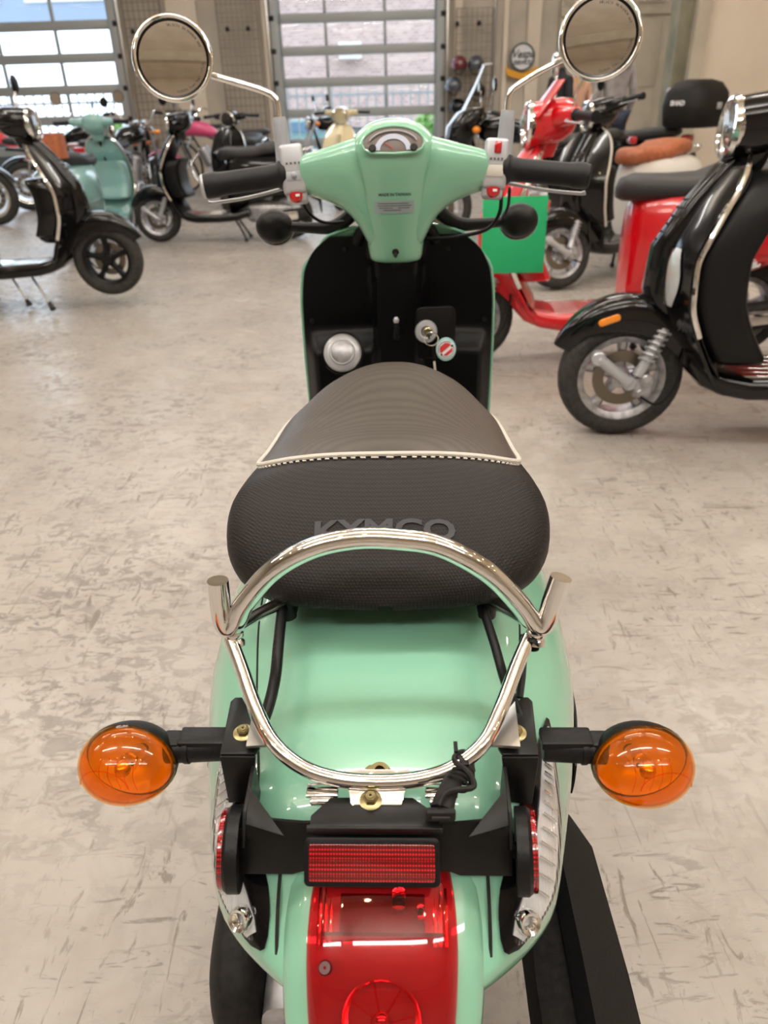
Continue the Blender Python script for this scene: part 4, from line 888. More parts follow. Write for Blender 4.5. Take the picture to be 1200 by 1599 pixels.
P('printed_lettering', ondrape(text_geo('MADE IN TAIWAN', 0.0066, 0, 0.0002), 0.9545, 0.0006, 0.001), M['darkprint'], smooth=False)
st = P('sticker', shell(ondrape(grid(lambda u, v: (-0.0335+0.067*u, -0.0105+0.021*v, 0), 17, 6), 0.9345, 0.0010), 0.0008), M['stickergrey'])
P('sticker_lines', join(*[ondrape(grid(lambda u, v: (dx-wd/2+wd*u, dyy+0.0012*(v-0.5), 0), 9, 2), 0.9345, 0.0013) for dx, dyy, wd in ((-0.002, 0.0062, 0.052), (0.0, 0.0025, 0.058), (-0.014, -0.0012, 0.024), (0.016, -0.0012, 0.020), (-0.004, -0.005, 0.03))]), M['greyprint'], st, weld=False)
P('cowl_screw', join(lathe([(0.0, -0.001), (0.004, -0.001), (0.0052, 0.001), (0.0062, 0.0005)], 16, (-0.0, 1.3925, 0.856), (0, -1, -0.2)), ball((-0.0, 1.3935, 0.8505), (0.0035, 0.002, 0.005), 10, 6)), M['dark'])
# grips, switch pods, levers, mirrors
def side(s):
    a, b = Vector((s*0.195, 1.380, 0.987)), Vector((s*0.320, 1.358, 0.975)); d = (b-a).normalized()
    g_ = P('grip', join(lathe([(0.0, -0.012), (0.022, -0.012), (0.0245, -0.010), (0.0245, -0.002), (0.0195, 0.004), (0.0185, 0.02), (0.0185, 0.095), (0.0195, 0.104), (0.0205, 0.108), (0.0205, 0.124), (0.019, 0.128), (0.0, 0.128)], 24, a, d)), M['grip'])
    P('grip_end', lathe([(0.0, 0.134), (0.015, 0.134), (0.019, 0.131), (0.0192, 0.127)], 20, a, d), M['silverplastic'] if s < 0 else M['grip'], g_)
    pod = P('switch_pod', xf(join(box((0, 0, 0.006), (0.040, 0.044, 0.078), 0.007, 3), box((-s*0.002, 0.002, -0.034), (0.036, 0.036, 0.026), 0.006, 3)), frame_m((s*0.171, 1.383, 0.988), (1, -0.12*s, -0.05*s), (0, 1, 0.0)) @ Matrix.Rotation(R(-12), 4, 'X')), M['silverplastic'])
    fm_ = frame_m((s*0.171, 1.383, 0.988), (1, -0.12*s, -0.05*s), (0, 1, 0)) @ Matrix.Rotation(R(-12), 4, 'X')
    P('horn_button', xf(lathe([(0, 0.006), (0.0085, 0.005), (0.0105, 0.003), (0.0115, 0)], 20, (0, -0.0155, -0.036), (0, -1, 0)), fm_), M['redplastic'], pod)
    P('button_mark', xf(box((0.003, -0.0222, -0.036), (0.007, 0.0008, 0.004), 0.0003), fm_), M['whiteprint'], pod)
    if s > 0:
        P('kill_switch', xf(box((0.002, -0.022, 0.030), (0.012, 0.007, 0.018), 0.002), fm_), M['redplastic'], pod)
        P('starter_pad', xf(box((0, -0.0215, -0.006), (0.028, 0.004, 0.018), 0.0018), fm_), M['beige'], pod)
        P('switch_marks', xf(join(*[box((-0.008+0.006*k, -0.0224, 0.012), (0.0035, 0.0006, 0.004)) for k in range(4)]), fm_), M['greyprint'], pod, weld=False)
    else:
        P('switch_knob', xf(join(box((0, -0.021, -0.006), (0.026, 0.004, 0.015), 0.0018), ball((0.001, -0.025, -0.005), (0.005, 0.004, 0.005), 12, 8)), fm_), M['greyrubber'], pod)
        P('switch_marks', xf(join(*[box((-0.009+0.007*k, -0.0224, 0.014), (0.0035, 0.0006, 0.0035)) for k in range(4)]), fm_), M['greyprint'], pod, weld=False)
    P('brake_lever', tube([(s*0.170, 1.405, 0.972), (s*0.200, 1.425, 0.962), (s*0.260, 1.420, 0.950), (s*0.318, 1.408, 0.944), (s*0.330, 1.404, 0.945)], [0.006, 0.0055, 0.005, 0.005, 0.0065], 10, 5, flat=0.6), M['silverplastic'])
    bt = P('mirror_boot', tube([(s*0.183, 1.384, 1.008), (s*0.186, 1.386, 1.030), (s*0.188, 1.388, 1.062), (s*0.189, 1.389, 1.074)], [0.0165, 0.0135, 0.0125, 0.011], 16, 4), M['greyrubber'])
    return g_
side(-1); side(1)
def mirror(s, c, stem, nrm, up_):
    st_ = P('mirror_stem', tube(stem, 0.0052, 12, 7), M['chrome'])
    n = Vector(nrm).normalized(); c = Vector(c)
    q = n.to_track_quat('Z', 'Y').to_matrix().to_4x4()
    mh = P('mirror_housing', xf(lathe([(0.0, -0.022), (0.030, -0.020), (0.052, -0.012), (0.0615, -0.002), (0.0645, 0.004), (0.0635, 0.0075), (0.060, 0.0085), (0.0575, 0.006), (0.0565, 0.002)], 48), Matrix.Translation(c) @ q), M['chrome'], sharp=60)
    P('mirror_gasket', xf(lathe([(0.0575, 0.0060), (0.0572, 0.0035), (0.0535, 0.0030), (0.0530, 0.001)], 48), Matrix.Translation(c) @ q), M['blackpaint'], mh)
    P('mirror_glass', xf(lathe([(0.0, 0.0042), (0.02, 0.0040), (0.04, 0.0034), (0.0545, 0.0026)], 48), Matrix.Translation(c) @ q), M['mirror'], mh, sharp=60)
    tw = frame_m(c, Vector((1, 0, 0))-n*n.x, Vector((0, 0, 1))-n*n.z)
    gs = []
    for word_, a0 in (('OBJECTS IN MIRROR ARE', 18 if s > 0 else 20), ('CLOSER THAN THEY APPEAR', -88 if s > 0 else -86)):
        W_ = list(word_)
        for i, ch in enumerate(W_):
            if ch == ' ': continue
            a = R(a0+ (3.6*i)) if a0 > 0 else R(a0+3.6*i)
            if a0 < 0: m4 = tw @ Matrix.Translation((0.048*math.cos(a), 0.048*math.sin(a), 0.0046)) @ Matrix.Rotation(a+PI/2, 4, 'Z')
            else: m4 = tw @ Matrix.Translation((0.048*math.cos(R(a0+75)-(a-R(a0))), 0.048*math.sin(R(a0+75)-(a-R(a0))), 0.0046)) @ Matrix.Rotation(R(a0+75)-(a-R(a0))-PI/2, 4, 'Z')
            gs.append(xf(text_geo(ch, 0.0048), m4))
    P('etched_lettering', join(*gs), M['greyprint'], mh, smooth=False, weld=False)
mirror(-1, (-0.355, 1.400, 1.162), [(-0.189, 1.389, 1.070), (-0.190, 1.390, 1.090), (-0.194, 1.392, 1.103), (-0.215, 1.397, 1.114), (-0.26, 1.407, 1.127), (-0.315, 1.419, 1.143), (-0.345, 1.422, 1.158)], (0.16, -0.93, 0.20), 0)
mirror(1, (0.330, 1.400, 1.172), [(0.188, 1.389, 1.070), (0.189, 1.390, 1.090), (0.194, 1.392, 1.103), (0.215, 1.397, 1.116), (0.25, 1.407, 1.133), (0.285, 1.419, 1.148), (0.315, 1.422, 1.165)], (-0.16, -0.93, 0.20), 0)
# front indicators on black arms
for s in (-1, 1):
    t = P('front_turn_signal', tube([(s*0.06, 1.47, 0.930), (s*0.095, 1.485, 0.900), (s*0.125, 1.492, 0.887), (s*0.165, 1.497, 0.8865), (s*0.205, 1.50, 0.889)], [0.013, 0.013, 0.012, 0.010, 0.009], 14, 5), M['plastic'])
    P('signal_housing', ball((s*0.232, 1.500, 0.890), (0.036, 0.026, 0.031), 24, 16), M['plastic'], t)
    P('signal_lens', mv(xf(grid(lambda u, v: (0.034*math.sin(R(75)*v)*math.cos(2*PI*u), 0.030*math.sin(R(75)*v)*math.sin(2*PI*u), 0.034*math.cos(R(75)*v)), 24, 8, cu=True), Matrix.Rotation(R(-97), 4, 'X')), s*0.232, 1.503, 0.885), M['amberthin'], t)
    P('lamp_trim', tube([(s*0.232+0.0355*math.cos(a), 1.507, 0.886+0.0315*math.sin(a)) for a in [2*PI*i/20 for i in range(20)]], 0.0014, 6, 1, True), M['silverplastic'], t)
# cables
P('brake_cable', tube([(0.185, 1.405, 0.955), (0.186, 1.42, 0.915), (0.168, 1.44, 0.885), (0.12, 1.45, 0.872), (0.07, 1.455, 0.868), (0.045, 1.46, 0.87)], 0.0034, 8, 6), M['plastic'])
P('brake_cable', tube([(0.20, 1.41, 0.955), (0.203, 1.44, 0.925), (0.20, 1.47, 0.900)], 0.0028, 8, 5), M['plastic'])
P('brake_cable', tube([(-0.165, 1.40, 0.950), (-0.155, 1.43, 0.92), (-0.13, 1.46, 0.90), (-0.08, 1.48, 0.90)], 0.0030, 8, 5), M['plastic'])
for s in (-1, 1): P('handlebar_stay', tube([(s*0.035, 1.45, 0.905), (s*0.06, 1.47, 0.885), (s*0.075, 1.48, 0.86)], 0.012, 10, 4), M['plastic'])
OFF[0] = None

# key with its tag hanging from the lock (they lift off: things of their own)
def SL(p): return Matrix.Rotation(YAW, 3, 'Z') @ Vector(p) + Vector((-0.0244, 0, 0))
ky = thing('key', 'small key with black head standing in the ignition lock', 'key', SL((0.059, 1.362, 0.7185)), YAW)
obj('key_head', join(xf(plate([(0.008*math.cos(a), 0.011*math.sin(a)) for a in [2*PI*i/20 for i in range(20)]], 0.003, (0, 0, 0), (1, 0, 0), (0, 1, 0), 0.001), Matrix.Translation((0, -0.018, 0.0)) @ Matrix.Rotation(R(90), 4, 'Y'))), M['plastic'], ky)
obj('key_blade', box((0, 0.0, 0.0), (0.002, 0.020, 0.006)), M['steel'], ky)
obj('key_ring', tube([(0.0125*math.cos(a)+0.004, -0.024, -0.006+0.0125*math.sin(a)) for a in [2*PI*i/20 for i in range(20)]], 0.0011, 6, 1, True), M['chrome'], ky)
kt = thing('key_tag', 'round white and red key tag with a teal rim hanging from the key ring', 'key tag', SL((0.0905, 1.352, 0.689)), YAW)
tm = frame_m((0, 0, 0), (1, 0.10, 0), (0, 0.15, 1)) @ Matrix.Rotation(R(38), 4, 'Z')
obj('tag_disc', xf(plate([(0.0188*math.cos(a), 0.0215*math.sin(a)) for a in [2*PI*i/32 for i in range(32)]], 0.002, (0, 0, 0), (1, 0, 0), (0, 1, 0), 0.0004), frame_m((0, 0, 0), (1, 0.10, 0), (0, 0.15, 1))), M['tealprint'], kt)
obj('tag_face', xf(plate([(0.0165*math.cos(a), 0.0165*math.sin(a)) for a in [2*PI*i/32 for i in range(32)]], 0.0008, (0, 0, 0.0014), (1, 0, 0), (0, 1, 0)), tm), M['whiteprint'], kt)
half = lambda y0, y1, r_=0.0118: [(math.copysign(math.sqrt(max(0, r_*r_-y*y)), sg_), y) for sg_, ys_ in ((1, [y0+(y1-y0)*i/8 for i in range(9)]), (-1, [y1-(y1-y0)*i/8 for i in range(9)])) for y in ys_]
obj('red_print', join(xf(plate(half(0.0005, 0.0105), 0.0006, (0, 0, 0.0021), (1, 0, 0), (0, 1, 0)), tm), xf(plate(half(-0.0105, -0.005), 0.0006, (0, 0, 0.0021), (1, 0, 0), (0, 1, 0)), tm)), M['redprint'], kt, weld=False)
def arc_text(s_, r_, a0, step, size):
    gs = []
    for i, ch in enumerate(s_):
        if ch == ' ': continue
        a = R(a0-step*i); gs.append(xf(text_geo(ch, size, 0, 0.0001), tm @ Matrix.Translation((r_*math.cos(a), r_*math.sin(a), 0.0021)) @ Matrix.Rotation(a-PI/2, 4, 'Z')))
    return join(*gs)
obj('rim_lettering', join(*[xf(box((0, 0, 0), (0.0016, 0.0022, 0.0003)), tm @ Matrix.Rotation(R(a), 4, 'Z') @ Matrix.Translation((0.0142, 0, 0.0020))) for a in list(range(20, 165, 12))+list(range(200, 345, 14))]), M['darkprint'], kt, smooth=False, weld=False)
obj('black_print', join(*[xf(ball((x, y, 0.002), (0.0024, 0.0018, 0.0004), 10, 5), tm) for x, y in ((0.0125, -0.002), (-0.0125, -0.002))]), M['blackpaint'], kt)
kc = tag(obj('key_strap', join(box((0, 0, -0.008), (0.005, 0.003, 0.030), 0.001), )  , M['plastic']), 'narrow black strap with pale end hanging under the key', 'strap')
kc.location = SL((0.0665, 1.350, 0.690)); kc.rotation_euler = (0, R(-6), YAW)
o = obj('strap_end', box((0, 0, -0.034), (0.0042, 0.0025, 0.026), 0.001), M['beige'], kc)
# ================================================================== the other scooters and motorbikes
M['discsteel'] = mat('disc_steel', srgb(120, 112, 100), 0.35, 0.8)
def spring(p, q, r, n, wire=0.004):
    p, q = Vector(p), Vector(q); d = (q-p).normalized(); a = d.orthogonal().normalized(); b = d.cross(a)
    return tube([p+(q-p)*(i/(n*8))+(a*math.cos(2*PI*i/8)+b*math.sin(2*PI*i/8))*r for i in range(n*8+1)], wire, 6, 1)
def wheel_parts(T, name, c, r, w_, rimr, rim_m, X=lambda g: g, spokes=5, wire=False, disc=True):
    """a wheel as one part with its rim, hub, spokes and disc below it"""
    def lx(pr, n=36): return X(lathe(pr, n, c, 'X'))
    k = rimr/r
    tp = [(rimr*0.98, -w_*0.36), (rimr*1.05, -w_*0.46), (r*(k+1)/2, -w_*0.5), (r*0.93, -w_*0.43), (r*0.985, -w_*0.24), (r, 0), (r*0.985, w_*0.24), (r*0.93, w_*0.43), (r*(k+1)/2, w_*0.5), (rimr*1.05, w_*0.46), (rimr*0.98, w_*0.36), (rimr*0.98, -w_*0.36)]
    wh = obj(name, lx(tp), M['rubber'], T)
    obj('rim', lx([(rimr*0.86, -w_*0.30), (rimr*0.97, -w_*0.40), (rimr*1.01, -w_*0.42), (rimr*1.0, 0), (rimr*1.01, w_*0.42), (rimr*0.97, w_*0.40), (rimr*0.86, w_*0.30), (rimr*0.86, -w_*0.30)]), rim_m, wh)
    obj('hub', lx([(0.0, -w_*0.45), (rimr*0.22, -w_*0.42), (rimr*0.26, 0), (rimr*0.22, w_*0.42), (0, w_*0.45)], 20), rim_m, wh)
    c = Vector(c); sp = []
    if wire:
        for i in range(28):
            a = 2*PI*i/28; s_ = 1 if i % 2 else -1
            sp.append(cyl(c+Vector((s_*w_*0.3, 0.03*math.cos(a+1.2*s_), 0.03*math.sin(a+1.2*s_))), c+Vector((0, rimr*0.93*math.cos(a), rimr*0.93*math.sin(a))), 0.0022, 5))
        o = obj('spokes', X(join(*sp)), M['steel'], wh, weld=False); o['kind'] = 'stuff'
    else:
        for i in range(spokes):
            a = 2*PI*i/spokes+0.3; d = Vector((0, math.cos(a), math.sin(a))); e = Vector((0, -math.sin(a), math.cos(a)))
            g = loft([[c+d*rr_+e*(b*ww)+Vector((q*tt, 0, 0)) for b, q in sell(1, 1, 3, 10)] for rr_, ww, tt in ((rimr*0.2, rimr*0.13, w_*0.25), (rimr*0.55, rimr*0.09, w_*0.2), (rimr*0.92, rimr*0.15, w_*0.22))])
            obj('spoke', X(g), rim_m, wh)
    if disc:
        obj('brake_disc', X(lathe([(rimr*0.40, 0), (rimr*0.66, 0), (rimr*0.66, 0.004), (rimr*0.40, 0.004), (rimr*0.40, 0)], 30, c+Vector((-w_*0.30, 0, 0)), 'X')), M['discsteel'], wh)
    return wh
def section(y, z, hw, hh, n=3.0, N=26): return [Vector((a*hw, y, z+b*hh)) for a, b in sell(1, 1, n, N)]
SH = [(0.20, 0.130), (0.27, 0.165), (0.38, 0.200), (0.52, 0.212), (0.66, 0.203), (0.78, 0.178), (0.86, 0.140), (0.905, 0.095), (0.93, 0.045)]
SY = [(0.20, 0.315), (0.27, 0.375), (0.41, 0.470), (0.52, 0.515), (0.62, 0.520), (0.75, 0.465), (0.86, 0.390), (0.95, 0.320)]
def s_y(x, z): return interp(SY, z)-1.25*x*x*(0.5+0.5*z)
def classic_scooter(label, loc, rz, paint, group=None, trim='chrome', steer=0.0, seat_m='seatblack', tilt=0.0, inner='innerplastic', mirrors=True, screen=False, rim_m='alloy', lens=True, ringed=False, box_m=None, amber_side=False, script=None, tail=None, glove=(0.40, 0.72, 0.16), trim_z=0.36, fly=None, cols=None):
    P_ = M[paint]; T = thing('scooter', label, 'scooter', loc, rz, group); RB = M[tail] if tail else P_
    if tilt: T.rotation_mode = 'XYZ'; T.rotation_euler = (R(tilt), 0, rz)
    ax = Vector((0, -0.40, 0.92)).normalized(); piv = Vector((0, 0.62, 0.217)); SM = Matrix.Translation(piv) @ Matrix.Rotation(R(steer), 4, ax) @ Matrix.Translation(-piv)
    X = lambda g: xf(g, SM) if steer else g
    # front wheel, suspension, fender
    wheel_parts(T, 'front_wheel', (0, 0.62, 0.217), 0.217, 0.108, 0.150, M[rim_m], X)
    obj('suspension_arm', X(join(cyl((-0.060, 0.600, 0.215), (-0.098, 0.600, 0.215), 0.024, 16, 0.004), cyl((-0.088, 0.600, 0.215), (-0.088, 0.715, 0.305), 0.0195, 14, 0.003), cyl((-0.062, 0.715, 0.305), (-0.104, 0.715, 0.305), 0.025, 16, 0.004))), M['silverplastic'], T)
    sh = obj('shock_absorber', X(cyl((-0.084, 0.575, 0.240), (-0.058, 0.500, 0.400), 0.020, 12, 0.002)), M['silverplastic'], T)
    obj('spring', X(spring((-0.076, 0.552, 0.290), (-0.058, 0.500, 0.400), 0.027, 6, 0.005)), M['silverplastic'], sh)
    obj('brake_caliper', X(join(box((-0.080, 0.555, 0.200), (0.030, 0.065, 0.075), 0.012), cyl((-0.062, 0.545, 0.225), (-0.100, 0.545, 0.225), 0.024, 14, 0.003), cyl((-0.062, 0.560, 0.180), (-0.098, 0.560, 0.180), 0.015, 14, 0.003))), M['alloy'], T)
    obj('brake_hose', X(tube([(-0.10, 0.56, 0.17), (-0.115, 0.50, 0.15), (-0.11, 0.45, 0.22), (-0.08, 0.43, 0.34), (-0.05, 0.42, 0.42)], 0.005, 8, 5)), M['plastic'], T)
    obj('fork_tube', X(tube([(0.0, 0.32, 0.93), (0.0, 0.45, 0.56), (-0.03, 0.49, 0.45), (-0.058, 0.51, 0.40)], 0.014, 12, 5)), M['plastic'], T)
    def fend(u, v):
        a = R(24+146*u); b = PI*v; skirt = 0.055+0.055*math.sin(PI*min(1, max(0, (u-0.15)/0.85)))**0.8
        rr_ = 0.262+0.012*math.sin(PI*u); wd = 0.072*(0.25+0.75*math.sin(PI*min(0.5, u*1.15+0.06))); wd = max(0.012, wd)
        side_ = math.cos(b); cr_ = math.sin(b)
        x = wd*math.copysign(abs(side_)**0.55, side_); dr = -skirt*(1-cr_**0.7)
        return Vector((x, 0.62+(rr_+dr+0.008*cr_)*math.cos(a)-0.01, 0.222+(rr_+dr+0.008*cr_)*math.sin(a)))
    fe = obj('front_fender', X(shell(grid(fend, 30, 19), 0.003)), P_, T, sharp=60)
    if amber_side:
        for s in (-1, 1): obj('side_marker', X(plate(rrect(0.075, 0.024, 0.011, 5), 0.008, (s*0.0745, 0.69, 0.432), (0, s*1, -0.36*s), (0, 0.36, 1), 0.003)), M['amberthin'], fe)
    # leg shield with its edge trim
    zz = [0.20+0.73*i/28 for i in range(29)]
    obj('leg_shield', shell(grid(lambda u, v: (lambda z: Vector(((v*2-1)*interp(SH, z), s_y((v*2-1)*interp(SH, z), z), z)))(zz[round(u*28)]), 29, 25), -0.012), P_, T, sharp=60)
    zt = [z for z in zz if z > trim_z]; ed = [(-interp(SH, z), z) for z in zt]+[(interp(SH, z), z) for z in zt[::-1]]
    obj('shield_trim', tube([(x*1.005, s_y(x, z)-0.004, z) for x, z in ed], 0.0105, 8, 1), M[trim], T)
    obj('inner_panel', shell(grid(lambda u, v: (lambda z, x: Vector((x, s_y(x, z)-0.020-0.075*max(0, 1-(abs(x)/0.16)**2.5)*min(1, (0.90-z)/0.10)*min(1, (z-0.22)/0.1), z)))(0.23+0.66*u, (v*2-1)*interp(SH, 0.23+0.66*u)*0.93), 26, 21), -0.004), M[inner], T)
    gz0, gz1, gd = glove
    obj('glovebox', loft([[Vector((a*interp(SH, z)*0.93*k_, s_y(0, z)-0.045-gd/2+b*gd/2*k_, z)) for a, b in sell(1, 1, 4.5, 30)] for z, k_ in [(gz0, 0.9)]+[(gz0+(gz1-gz0)*(i+0.3)/9, 1.0) for i in range(9)]+[(gz1, 0.9)]]), M[inner], T, sharp=50)
    # nose ridge with grille
    nz_ = [(0.36, 0.030, 0.030), (0.42, 0.062, 0.050), (0.52, 0.072, 0.060), (0.66, 0.060, 0.052), (0.80, 0.048, 0.046), (0.90, 0.042, 0.040), (0.93, 0.034, 0.03)]
    no = obj('nose_cover', loft([[Vector((a*w_, s_y(0, z)+0.006+max(-0.02, b*d_), z)) for a, b in sell(1, 1, 2.4, 22)] for z, w_, d_ in nz_]), P_, T, sharp=60)
    for k in range(6): obj('grille_slot', tube([(-0.034, s_y(0, 0.80-0.024*k)+0.038, 0.80-0.024*k), (0, s_y(0, 0.80-0.024*k)+0.054, 0.80-0.024*k), (0.034, s_y(0, 0.80-0.024*k)+0.038, 0.80-0.024*k)], 0.004, 6, 3), M['dark'], no)
    if lens:
        for s in (-1, 1):
            def ls(u, v):
                z = 0.49+0.18*u; c0 = 0.120+0.012*math.sin(PI*u); hw_ = 0.042*math.sin(PI*(0.06+0.88*u))**0.6; x = c0+(v*2-1)*hw_; return Vector((s*x, s_y(x, z)+0.018+0.018*math.sin(PI*v)**0.6, z))
            obj('front_turn_signal', shell(grid(ls, 14, 9), 0.002), M['clearlens'], T); obj('signal_reflector', shell(grid(lambda u, v: ls(u, 0.04+0.92*v)-Vector((0, 0.017*math.sin(PI*(0.04+0.92*v))**0.6-0.001, 0)), 14, 7), 0.001), M['lampwhite'], T)
    # floor, engine, rear body
    obj('floorboard', loft([section(y, z_-0.004, w_, 0.040, 4.5) for y, z_, w_ in ((0.41, 0.30, 0.10), (0.37, 0.255, 0.13), (0.30, 0.228, 0.155), (0.22, 0.215, 0.165), (0.0, 0.215, 0.17), (-0.15, 0.225, 0.168), (-0.28, 0.26, 0.16))]), P_, T, sharp=50)
    fl = obj('floor_mat', box((0, 0.09, 0.243), (0.26, 0.36, 0.006), 0.003), M['rubber'], T)
    for k in range(6): obj('floor_strip', box((-0.11+0.044*k, 0.09, 0.249), (0.010, 0.36, 0.006), 0.002), M[trim] if trim == 'chrome' else M['rubber'], T)
    bs = [(-0.085, 0.47, 0.085, 0.22, 2.6), (-0.13, 0.50, 0.115, 0.245, 2.8), (-0.22, 0.52, 0.165, 0.235, 3), (-0.34, 0.545, 0.205, 0.205, 3), (-0.48, 0.56, 0.228, 0.185, 2.8), (-0.62, 0.57, 0.230, 0.175, 2.7), (-0.74, 0.58, 0.205, 0.155, 2.6), (-0.84, 0.585, 0.150, 0.125, 2.5), (-0.90, 0.58, 0.085, 0.09, 2.4), (-0.915, 0.575, 0.04, 0.05, 2.2)]
    rb = obj('rear_body', loft([section(y, z_, w_, h_, n_, 34) for y, z_, w_, h_, n_ in bs]), RB, T, sharp=60)
    for s in (-1, 1):
        obj('side_moulding', tube([(s*(interp([(-0.84, 0.155), (-0.74, 0.207), (-0.62, 0.231), (-0.48, 0.229), (-0.34, 0.205), (-0.22, 0.163)], y)+0.001), y, 0.475+0.04*(y+0.5)) for y in (-0.80, -0.7, -0.6, -0.5, -0.4, -0.3, -0.22)], 0.0035, 6, 3), P_, rb)
    obj('engine_case', loft([section(y, 0.25, w_, h_, 3.2) for y, w_, h_ in ((-0.22, 0.06, 0.05), (-0.28, 0.11, 0.09), (-0.45, 0.12, 0.10), (-0.58, 0.09, 0.085), (-0.66, 0.06, 0.06))]), M['alloy'], T)
    wheel_parts(T, 'rear_wheel', (0, -0.64, 0.217), 0.217, 0.118, 0.150, M[rim_m], disc=False)
    mf = obj('muffler', loft([[Vector((-0.150+a*0.045, y, z_+b*h_)) for a, b in sell(1, 1, 2.6, 18)] for y, z_, h_ in ((-0.36, 0.17, 0.03), (-0.42, 0.18, 0.055), (-0.62, 0.21, 0.065), (-0.80, 0.235, 0.06), (-0.85, 0.24, 0.04))]), M['mattplastic'], T)
    obj('heat_shield', plate(rrect(0.24, 0.07, 0.02), 0.006, (-0.200, -0.62, 0.22), (0, 1, -0.1), (0, 0.1, 1), 0.002), M['chrome'], mf)
    for s in (-1, 1):
        sl = obj('stand_leg', tube([(s*0.06, -0.12, 0.20), (s*0.075, -0.17, 0.12), (s*0.115, -0.22, 0.025)], 0.010, 8, 3), M['plastic'], T); obj('stand_foot', ball((s*0.117, -0.222, 0.016), (0.018, 0.02, 0.016), 10, 6), M['rubber'], sl)
    # seat
    st_ = [(0.02, 0.735, 0.030, 0.025), (0.0, 0.745, 0.075, 0.045), (-0.06, 0.752, 0.110, 0.055), (-0.20, 0.748, 0.135, 0.055), (-0.34, 0.752, 0.150, 0.056), (-0.42, 0.775, 0.148, 0.060), (-0.56, 0.785, 0.135, 0.058), (-0.68, 0.785, 0.105, 0.050), (-0.74, 0.778, 0.060, 0.036), (-0.752, 0.775, 0.025, 0.018)]
    obj('seat', loft([section(y-0.04, z_, w_, h_, 2.7, 28) for y, z_, w_, h_ in st_]), M[seat_m], T, sharp=60)
    gr_ = obj('rear_rail', tube([(-0.10, -0.66, 0.74), (-0.115, -0.78, 0.76), (-0.08, -0.88, 0.775), (0.08, -0.88, 0.775), (0.115, -0.78, 0.76), (0.10, -0.66, 0.74)], 0.009, 10, 5), M['chrome'], T)
    tl_ = obj('tail_light', loft([section(y, 0.60, w_, h_, 2.6, 22) for y, w_, h_ in ((-0.89, 0.060, 0.045), (-0.925, 0.055, 0.042), (-0.945, 0.040, 0.030), (-0.95, 0.015, 0.012))]), M['redplastic'], T)
    for s in (-1, 1): obj('rear_turn_signal', ball((s*0.145, -0.855, 0.585), (0.035, 0.035, 0.028), 16, 10), M['amberthin'], T)
    obj('mudflap', loft([section(y, z_, w_, h_, 4) for y, z_, w_, h_ in ((-0.80, 0.44, 0.08, 0.05), (-0.92, 0.40, 0.085, 0.07), (-0.94, 0.32, 0.075, 0.10))]), M['plastic'], T)
    XH = lambda g: X(mv(g, 0, 0.075, 0.032))
    # headset
    hd = [(0.115, 1.000, 0.050, 0.045), (0.135, 0.995, 0.085, 0.070), (0.18, 0.985, 0.105, 0.085), (0.24, 0.975, 0.103, 0.088), (0.285, 0.970, 0.092, 0.086), (0.305, 0.968, 0.086, 0.083)]
    hs_ = obj('headset', XH(join(loft([section(y, z_, w_, h_, 2.6, 30) for y, z_, w_, h_ in hd]), *[loft([[Vector((s*x, y_+a*d_, z_+b*h_)) for a, b in sell(1, 1, 2.6, 20)] for x, y_, z_, d_, h_ in ((0.06, 0.205, 0.99, 0.055, 0.050), (0.12, 0.185, 1.0, 0.040, 0.036), (0.19, 0.160, 1.005, 0.030, 0.028), (0.20, 0.158, 1.005, 0.022, 0.02))]) for s in (-1, 1)], loft([section(0, 0, 0.06, 0.06, 2.4, 20)] and [[Vector((a*w_, y_+b*d_, z_)) for a, b in sell(1, 1, 2.4, 20)] for z_, y_, w_, d_ in ((0.85, 0.245, 0.05, 0.05), (0.93, 0.225, 0.062, 0.062))]))), P_, T, sharp=60)
    obj('headlamp_ring', XH(lathe([(0.074, -0.012), (0.090, -0.008), (0.093, 0.006), (0.086, 0.020), (0.076, 0.022), (0.074, 0.012)], 32, (0, 0.300, 0.968), (0, 1, 0.05))), M['chrome'], hs_)
    obj('headlamp_glass', XH(lathe([(0.0, 0.042), (0.03, 0.040), (0.055, 0.032), (0.077, 0.014)], 32, (0, 0.300, 0.968), (0, 1, 0.05))), M['clearlens'], hs_)
    obj('headlamp_bowl', XH(lathe([(0.0, -0.035), (0.03, -0.030), (0.06, -0.008), (0.076, 0.010)], 28, (0, 0.300, 0.968), (0, 1, 0.05))), M['reflbowl'], hs_)
    for s in (-1, 1):
        a_, b_ = Vector((s*0.20, 0.158, 1.005)), Vector((s*0.335, 0.118, 1.000))
        g_ = obj('grip', XH(lathe([(0, -0.004), (0.023, -0.004), (0.023, 0.002), (0.0175, 0.006), (0.0175, 0.120), (0.020, 0.128), (0.020, 0.140), (0, 0.141)], 18, a_, (b_-a_).normalized())), M['grip'], T)
        obj('lever', XH(tube([(s*0.19, 0.19, 0.99), (s*0.24, 0.205, 0.985), (s*0.32, 0.175, 0.98), (s*0.345, 0.17, 0.98)], [0.007, 0.006, 0.0055, 0.008], 8, 4, flat=0.6)), M['silverplastic'], g_)
        if mirrors:
            mm_ = obj('mirror_stem', XH(tube([(s*0.175, 0.165, 1.02), (s*0.18, 0.165, 1.07), (s*0.22, 0.155, 1.12), (s*0.265, 0.15, 1.165)], 0.005, 8, 4)), M['chrome'], T)
            obj('mirror_head', XH(lathe([(0, -0.018), (0.03, -0.016), (0.048, -0.006), (0.052, 0.004), (0.048, 0.008)], 24, (s*0.28, 0.15, 1.19), (-s*0.1, -1, 0.05))), M['plastic' if mirrors != 'chrome' else 'chrome'], mm_)
            obj('mirror_glass', XH(lathe([(0, 0.0065), (0.047, 0.0065)], 24, (s*0.28, 0.15, 1.19), (-s*0.1, -1, 0.05))), M['mirror'], mm_)
